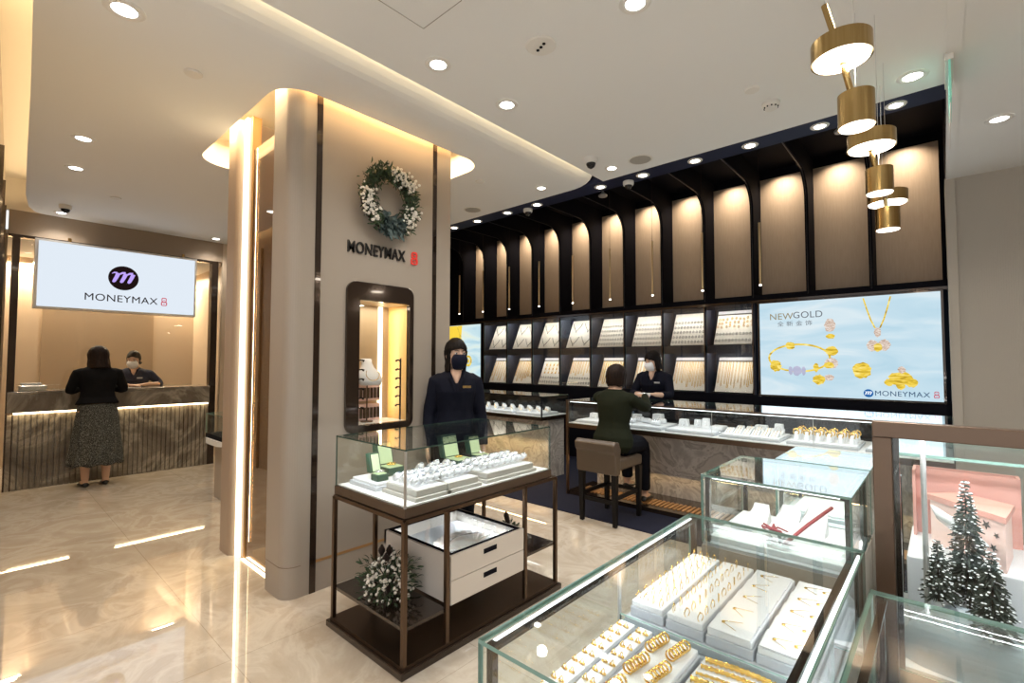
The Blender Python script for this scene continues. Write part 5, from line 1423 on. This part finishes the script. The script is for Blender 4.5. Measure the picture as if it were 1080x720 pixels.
def person(label, loc, rz, H, arms, outfit, legs, hair, mask, lean=0., head_rot=(0, 0, 0), wide=1., pel=None, sleeve=1., tagpos=None, skirt=None, neck_open=True, kneel=None):
    """local frame: facing -Y, +X is the figure's left; arms/legs joints given in world space"""
    s = H/1.62
    root = thing('person', label, 'person', loc)
    RZ = Matrix.Rotation(rz, 3, 'Z'); L = Vector(loc)
    def Wd(p): return L+RZ @ Vector(p)
    pz = (pel if pel else .90*s)
    RL = Matrix.Rotation(lean, 3, 'X')          # positive lean tips forward (towards -Y)
    def sp(t, y=0, x=0):                         # point up the spine
        return Wd(Vector((0, 0, pz))+Matrix.Rotation(lean, 3, 'X') @ Vector((x, y, t*s)))
    RR = RZ @ RL
    tors = [(-.09, .11, .085, 0), (-.03, .158, .108, .004), (.05, .160, .110, .006), (.13, .136, .098, 0), (.19, .126, .092, 0), (.27, .140, .104, -.004), (.335, .150, .118, -.010), (.39, .160, .106, -.002), (.435, .160, .086, .006), (.468, .118, .068, .012), (.492, .068, .056, .012), (.525, .050, .051, .006), (.58, .047, .050, -.004)]
    def torso(mb, off, t0, t1, e=.92):
        rr = []
        for t, a, b, y in tors:
            if t0 <= t <= t1: rr.append(oval(sp(t, y), (a*wide+off)*s, (b*wide+off)*s, RR, e=e))
        mb.loft(rr)
    body = MB(); torso(body, 0, -.1, .6)
    sh = {1: sp(.412, .006, .160*s*wide), -1: sp(.412, .006, -.160*s*wide)}
    for sd in (1, -1):
        el, wr_, hd, nn, curl = arms[sd]
        el, wr_ = Vector(el), Vector(wr_)
        body.tube([sp(.42, .006, .10*s*wide*sd)]+bez(sh[sd], el, wr_), [.040*s]+lerp_r([.047*s, .043*s, .036*s, .032*s, .024*s]), 12)
        hand(body, wr_, hd, nn, sd, curl, s)
    for sd in (1, -1):
        hp, kn, an, toe = legs[sd]
        hp = Wd(hp) if hp else sp(-.02, 0, .085*s*wide*sd)
        kn, an, toe = Vector(kn), Vector(an), Vector(toe)
        body.tube(bez(hp, kn, an), lerp_r([.088*s*wide, .078*s*wide, .054*s, .050*s, .036*s]), 14)
        f = (toe-an); f.z = 0; f = f.normalized()
        body.tube([an+Vector((0, 0, .0)), an-f*.02+Vector((0, 0, -.04)), an+f*.05+Vector((0, 0, -.05)), toe], [.034, .032, .034, .022], 10)
    # head
    hc = sp(.618, -.012); RH = RZ @ Matrix.Rotation(head_rot[2], 3, 'Z') @ Matrix.Rotation(head_rot[0], 3, 'X') @ Matrix.Rotation(head_rot[1], 3, 'Y')
    def HP(x, y, z): return hc+RH @ (Vector((x, y, z))*s)
    prof = [(-.112, .020, .018, -.050), (-.105, .036, .034, -.040), (-.090, .048, .052, -.026), (-.065, .058, .070, -.012), (-.035, .066, .082, -.002), (0, .071, .090, .002), (.035, .072, .094, .004), (.070, .064, .084, .006), (.095, .045, .062, .006), (.110, .020, .030, .006)]
    body.loft([[HP(a*math.cos(2*PI*k/24), y0+b*math.sin(2*PI*k/24), z) for k in range(24)] for z, a, b, y0 in prof])
    body.tube([HP(0, -.085, .012), HP(0, -.098, -.012), HP(0, -.108, -.030), HP(0, -.092, -.036)], [.007*s, .010*s, .014*s, .008*s], 8)
    for sd in (1, -1): body.ell(HP(sd*.072, .006, -.008), (.010*s, .016*s, .028*s), 10, 8, rot=RH)
    body.tube([HP(-.018, -.086, -.064), HP(0, -.093, -.063), HP(.018, -.086, -.064)], [.004*s, .0075*s, .004*s], 8)
    if neck_open:                                # throat and V of bare skin
        a0 = sp(.50, -.045); a1 = sp(.40, -.112)
        body.tube([a0, a0.lerp(a1, .5)+(RR @ Vector((0, -.012, 0))), a1], [.046*s, .034*s, .010*s], 12, flat=.5)
    bo = body.build('body', M['skin'], root); remesh(bo, .0052)
    for sd in (1, -1):
        e = MB(); e.ell(HP(sd*.030, -.078, .006), (.0125*s, .009*s, .0075*s), 14, 8, rot=RH); eo = e.build('eye', M['eye_white'], root, smooth=True)
        e = MB(); e.ell(HP(sd*.030, -.0855, .006), (.0058*s, .003*s, .0060*s), 12, 6, rot=RH); e.build('iris', M['eye_dark'], eo, smooth=True)
        e = MB(); e.tube([HP(sd*.014, -.090, .024), HP(sd*.030, -.092, .031), HP(sd*.046, -.080, .026)], [.0025*s, .0035*s, .002*s], 6); e.build('eyebrow', M['hair'], root)
    if not mask:
        pass
    # top
    top = MB(); t0 = outfit.get('hem', -.06)
    rr = []
    for t, a, b, y in tors:
        if t0 <= t <= .48:
            fl = max(0, (.12-t))*outfit.get('flare', .10)
            rr.append(oval(sp(t, y), (a*wide+.016+fl)*s, (b*wide+.014+fl)*s, RR, e=.9))
    rr.append(oval(sp(.497, .018), (.070*wide)*s, (.058)*s, RR, e=1)); top.loft(rr)
    for sd in (1, -1):
        el, wr_, hd, nn, curl = arms[sd]; el, wr_ = Vector(el), Vector(wr_)
        pts = bez(sh[sd], el, wr_); rs = lerp_r([.060*s*max(wide, 1)**.5, .054*s, .047*s, .043*s, .037*s])
        k = int(round(10*sleeve)); top.tube([sp(.425, .006, .09*s*wide*sd), sp(.425, .006, .135*s*wide*sd)]+pts[:k+1], [.045*s, .052*s]+rs[:k+1], 14)
    to = top.build(outfit.get('name', 'jacket'), outfit['mat'], root); remesh(to, .0075, .010)
    if outfit.get('collar'):
        for sd in (1, -1):
            c = MB(); c.tube([sp(.500, .045, sd*.045*s), sp(.492, -.020, sd*.064*s), sp(.44, -.105, sd*.045*s), sp(.34, -.146, sd*.008*s)], [.012*s, .018*s, .020*s, .008*s], 8, flat=.5)
            c.build('lapel', outfit['mat'], root)
    if tagpos:
        c = MB(); c.box(-.032, .032, -.003, .003, -.009, .009)
        m = Matrix.Translation(sp(.375, -.142, .075*s)) @ (RR.to_4x4())
        c.xf(m); c.build('name_badge', M['brass'] if tagpos == 'gold' else M['chrome'], root, bevel=.001)
    # lower garment
    if skirt:
        c = MB(); n = 72; rr = []
        for j in range(15):
            t = j/14; z = (.06*(1-t))+t*(skirt-.90); a = .160*wide+.075*t**.9; b = .118*wide+.085*t**.9
            rr.append([sp(0)+RZ @ Vector(((a*(1+.075*t*math.sin(9*q+.6*math.sin(3*q)+t)))*math.cos(q)*s, (b*(1+.075*t*math.sin(9*q+.6*math.sin(3*q)+t)))*math.sin(q)*s, z*s+ (.012*math.sin(9*q) if j == 14 else 0))) for q in [2*PI*k/n for k in range(n)]])
        c.loft(rr, cap=False); o = c.build('skirt', M['skirt'], root, smooth=True)
        sm = o.modifiers.new('Solidify', 'SOLIDIFY'); sm.thickness = .004
    else:
        c = MB(); rr = []
        for t, a, b, y in tors:
            if t <= .14: rr.append(oval(sp(t, y), (a*wide+.010)*s, (b*wide+.010)*s, RR, e=.9))
        c.loft(rr)
        for sd in (1, -1):
            hp, kn, an, toe = legs[sd]; hp = Wd(hp) if hp else sp(-.02, 0, .085*s*wide*sd)
            pts = bez(hp, kn, Vector(an)+Vector((0, 0, .03))); c.tube(pts, lerp_r([.100*s*wide, .090*s*wide, .068*s, .062*s, .056*s]), 14)
        o = c.build('trousers', outfit.get('legs', M['trousers']), root); remesh(o, .008, .008)
    for sd in (1, -1):
        hp, kn, an, toe = legs[sd]; an, toe = Vector(an), Vector(toe); f = toe-an; f.z = 0; f.normalize(); g = Vector((-f.y, f.x, 0)); zb = an.z-.085
        c = MB(); rr = []
        for t, w, h, zl in ((-.055, .018, .028, .0), (-.045, .032, .05, 0), (0, .036, .05, 0), (.06, .042, .036, 0), (.12, .046, .030, 0), (.16, .036, .024, 0), (.178, .014, .015, 0)):
            cen = Vector((an.x, an.y, zb))+f*t; rr.append([cen+g*(w*math.cos(q))+Vector((0, 0, max(0, h*.5+h*.5*math.sin(q)*1.02))) for q in [2*PI*k/14 for k in range(14)]])
        c.loft(rr); c.build('shoe', M['shoe'], root, smooth=True)
    # hair
    hm, hl, fringe, vol = hair['mat'], hair['len'], hair.get('fringe', .045), hair.get('vol', .014)
    c = MB(); rr = []; n = 56
    zs = [.128, .122, .108, .088, .065, .045, .025, 0, -.03, -.06]; z = -.06
    while z > hl+.03: z -= .03; zs.append(z)
    zs.append(hl)
    for j, z in enumerate(zs):
        # scalp profile at this height
        zz = min(max(z, -.07), .108)
        for (z0, a0, b0, y0), (z1, a1, b1, y1) in zip(prof, prof[1:]):
            if z0 <= zz <= z1:
                u = (zz-z0)/(z1-z0); A, B, Y = a0+(a1-a0)*u, b0+(b1-b0)*u, y0+(y1-y0)*u
        A = max(A, .067 if z < .0 else A); B = max(B, .080 if z < 0 else B); Y = Y if z > 0 else .008
        v = vol+ (hair.get('flip', .0)*max(0, -z)/.1)
        if z > .02:
            f_ = math.sqrt(max(0, 1-((z-.02)/.1085)**2)); A, B, Y = (.073+vol)*f_-vol, (.095+vol)*f_-vol, .004
        if z < -.06: v += hair.get('taper', 0)*(z+.06)*-1*-1
        if z < -.10: Y += -.0; B *= .92
        g_ = 0 if z > fringe else hair.get('open', 1.0)*min(1, (fringe-z)/.03+.35)     # half opening at the face
        ring = []
        for k in range(n):
            t = k/(n-1); q = -PI/2+g_+t*(2*PI-2*g_); wv = 1+.018*math.sin(q*17+j*.25)+.012*math.sin(q*31)
            ring.append(HP((A+v)*math.cos(q)*wv, Y+(B+v)*math.sin(q)*wv, z+.004*math.sin(q*7)*(1 if z == hl else 0)))
        rr.append(ring)
    c.loft(rr, cap=False, closed=False)
    bmesh.ops.remove_doubles(c.bm, verts=c.bm.verts, dist=.0008)
    o = c.build('hair', hm, root, smooth=True); sm = o.modifiers.new('Solidify', 'SOLIDIFY'); sm.thickness = .014; sm.offset = -1
    ds = o.modifiers.new('Displace', 'DISPLACE'); ds.texture = strands; ds.strength = .016; ds.mid_level = .5; ds.texture_coords = 'LOCAL'
    if hair.get('bun'):
        c = MB(); c.ell(HP(0, .115, .02), .035*s, 16, 10); c.build('hair_bun', hm, root, smooth=True)
    if mask:
        c = MB(); rr = []
        for z, a, b in ((-.004, .046, .116), (-.018, .060, .126), (-.036, .069, .129), (-.056, .069, .127), (-.070, .065, .120), (-.086, .058, .108), (-.104, .046, .092), (-.116, .030, .070)):
            sp_ = 1.15
            rr.append([HP(a*math.sin(q)*1.02, .0-b*math.cos(q)**.7*1.0, z) for q in [-sp_+2*sp_*k/22 for k in range(23)]])
        c.loft(rr, cap=False, closed=False); o = c.build('face_mask', mask, root, smooth=True)
        sm = o.modifiers.new('Solidify', 'SOLIDIFY'); sm.thickness = .003; sm.offset = 1
        for sd in (1, -1):
            c = MB(); c.tube([HP(sd*.062, -.045, -.030), HP(sd*.073, -.010, -.005), HP(sd*.078, .012, .010), HP(sd*.076, .016, -.015), HP(sd*.070, -.010, -.045), HP(sd*.058, -.045, -.080)], .0016, 5); c.build('ear_loop', mask, root)
    return root
def down_arm(base, rz, sd, s, wide=1.):
    RZ = Matrix.Rotation(rz, 3, 'Z'); L = Vector(base)
    el = L+RZ @ Vector((sd*.205*wide, .02, 1.06*s)); wr_ = L+RZ @ Vector((sd*.215*wide, -.05, .83*s))
    return (el, wr_, RZ @ Vector((0, -.1, -1)), RZ @ Vector((-sd, 0, 0)), .4)
def stand_leg(base, rz, sd, s, w=.09):
    RZ = Matrix.Rotation(rz, 3, 'Z'); L = Vector(base)
    return (None, L+RZ @ Vector((sd*w, -.01, .47*s)), L+RZ @ Vector((sd*w*.95, .02, .085)), L+RZ @ Vector((sd*w*1.1, -.13, .03)))

# saleswoman by the column
b0 = (-2.87, 2.53, 0); rz = math.radians(52)
person('person in navy suit and navy face mask standing between the column and watch case', b0, rz, 1.655,
       {1: down_arm(b0, rz, 1, 1.02), -1: down_arm(b0, rz, -1, 1.02)}, dict(mat=M['suit'], collar=True, name='jacket', hem=-.10),
       {1: stand_leg(b0, rz, 1, 1.02), -1: stand_leg(b0, rz, -1, 1.02)}, dict(mat=M['hair'], len=-.135, fringe=.040, vol=.012, open=1.08), M['mask_navy'], head_rot=(0, 0, .35), tagpos='gold', wide=.93)
# customer at the service counter, seen from behind
b1 = (-7.66, 1.0, 0); rz = -PI/2
person('person in black cardigan and speckled grey skirt, seen from behind at the service counter', b1, rz, 1.66,
       {1: ((-7.72, .745, 1.13), (-7.93, .88, 1.165), (-.9, .5, 0), (0, 0, -1), .3), -1: ((-7.72, 1.265, 1.13), (-7.93, 1.12, 1.165), (-.9, -.4, 0), (0, 0, -1), .3)},
       dict(mat=M['cardigan'], name='cardigan', hem=.03, flare=.16), {1: stand_leg(b1, rz, 1, 1.02, .10), -1: stand_leg(b1, rz, -1, 1.02, .10)},
       dict(mat=M['hair_brown'], len=-.165, fringe=.05, vol=.026, open=.75, flip=.012), None, lean=.10, head_rot=(.2, 0, .15), wide=1.1, skirt=.25, sleeve=.9, neck_open=False)
# clerk behind the service counter
b2 = (-8.58, 1.50, 0); rz = math.radians(78)
person('person in dark blue uniform and white face mask behind the service counter glass', b2, rz, 1.62,
       {1: ((-8.44, 1.80, 1.16), (-8.22, 1.55, 1.165), (.3, -1, 0), (0, 0, -1), .3), -1: ((-8.46, 1.24, 1.16), (-8.22, 1.38, 1.165), (.5, .6, 0), (0, 0, -1), .3)},
       dict(mat=M['suit_blue'], collar=True, name='uniform', hem=-.08), {1: stand_leg(b2, rz, 1, 1.), -1: stand_leg(b2, rz, -1, 1.)},
       dict(mat=M['hair'], len=-.05, fringe=.05, vol=.008, open=1.15, bun=True), M['mask_white'], lean=.12, head_rot=(.22, 0, -.2), tagpos='silver', sleeve=.62, wide=1.08)
b = MB(); b.box(-8.20, -8.08, 1.36, 1.50, 1.135, 1.139); tag(b.build('paper_sheet', M['paper'], loc=(-8.14, 1.43, 1.135)), 'white paper sheet between the clerk and the customer on the service counter', 'paper')
# seated customer
b3 = (-2.41, 4.15, 0); rz = PI
person('person in an olive jacket seated on the bar stool, back turned, facing the main counter', b3, rz, 1.66,
       {1: ((-2.66, 4.42, 1.04), (-2.53, 4.74, 1.125), (.2, 1, .1), (.3, 0, -1), .6), -1: ((-2.18, 4.42, 1.03), (-2.38, 4.76, 1.125), (-.3, 1, .1), (-.3, 0, -1), .6)},
       dict(mat=M['olive'], name='jacket', hem=-.14, flare=.10), {1: (None, (-2.52, 4.58, .665), (-2.52, 4.63, .26), (-2.52, 4.76, .19)), -1: (None, (-2.31, 4.58, .665), (-2.34, 4.66, .15), (-2.36, 4.80, .08))},
       dict(mat=M['hair_brown'], len=-.095, fringe=.06, vol=.024, open=.85, taper=.45), M['mask_white'], lean=.10, head_rot=(.12, 0, .1), pel=.715, neck_open=False, wide=1.06)
# saleswoman behind the main counter
b4 = (-2.64, 5.58, 0); rz = math.radians(8)
person('person in navy jacket and white face mask serving behind the main counter', b4, rz, 1.62,
       {1: ((-2.40, 5.46, 1.09), (-2.44, 5.13, 1.125), (-.6, -1, .1), (0, 0, -1), .5), -1: ((-2.88, 5.44, 1.09), (-2.62, 5.12, 1.125), (.35, -1, .05), (0, 0, -1), .5)},
       dict(mat=M['suit'], collar=True, name='jacket', hem=-.10), {1: stand_leg(b4, rz, 1, 1.), -1: stand_leg(b4, rz, -1, 1.)},
       dict(mat=M['hair'], len=-.12, fringe=.035, vol=.014, open=1.0), M['mask_white'], lean=.17, head_rot=(.25, 0, -.45), tagpos='silver', sleeve=.8)
o = thing('ring_box', 'small white jewellery box passed between customer and saleswoman over the main counter', 'box', (-2.50, 4.97, 1.11))
MB().box(-2.55, -2.44, 4.90, 5.02, 1.11, 1.145).build('box_body', M['paper'], o, bevel=.004)
b = MB(); b.tube([(-2.495+.02*math.cos(q), 4.96+.02*math.sin(q), 1.15) for q in [2*PI*k/14 for k in range(14)]], .003, 5, closed=True); b.build('bracelet', M['silver'], o)

# ------------------------------------------------------------------ world, exposure
w = bpy.data.worlds.new('mall_light'); bpy.context.scene.world = w; w.use_nodes = True
bg = w.node_tree.nodes['Background']; bg.inputs['Color'].default_value = (.96, .98, 1, 1); bg.inputs['Strength'].default_value = 1.05
sc_ = bpy.context.scene
sc_.view_settings.view_transform = 'Standard'; sc_.view_settings.look = 'None'; sc_.view_settings.gamma = 1
sc_.view_settings.use_curve_mapping = False; sc_.view_settings.exposure = 0.12
sc_.cycles.transparent_max_bounces = 40; sc_.cycles.max_bounces = 8
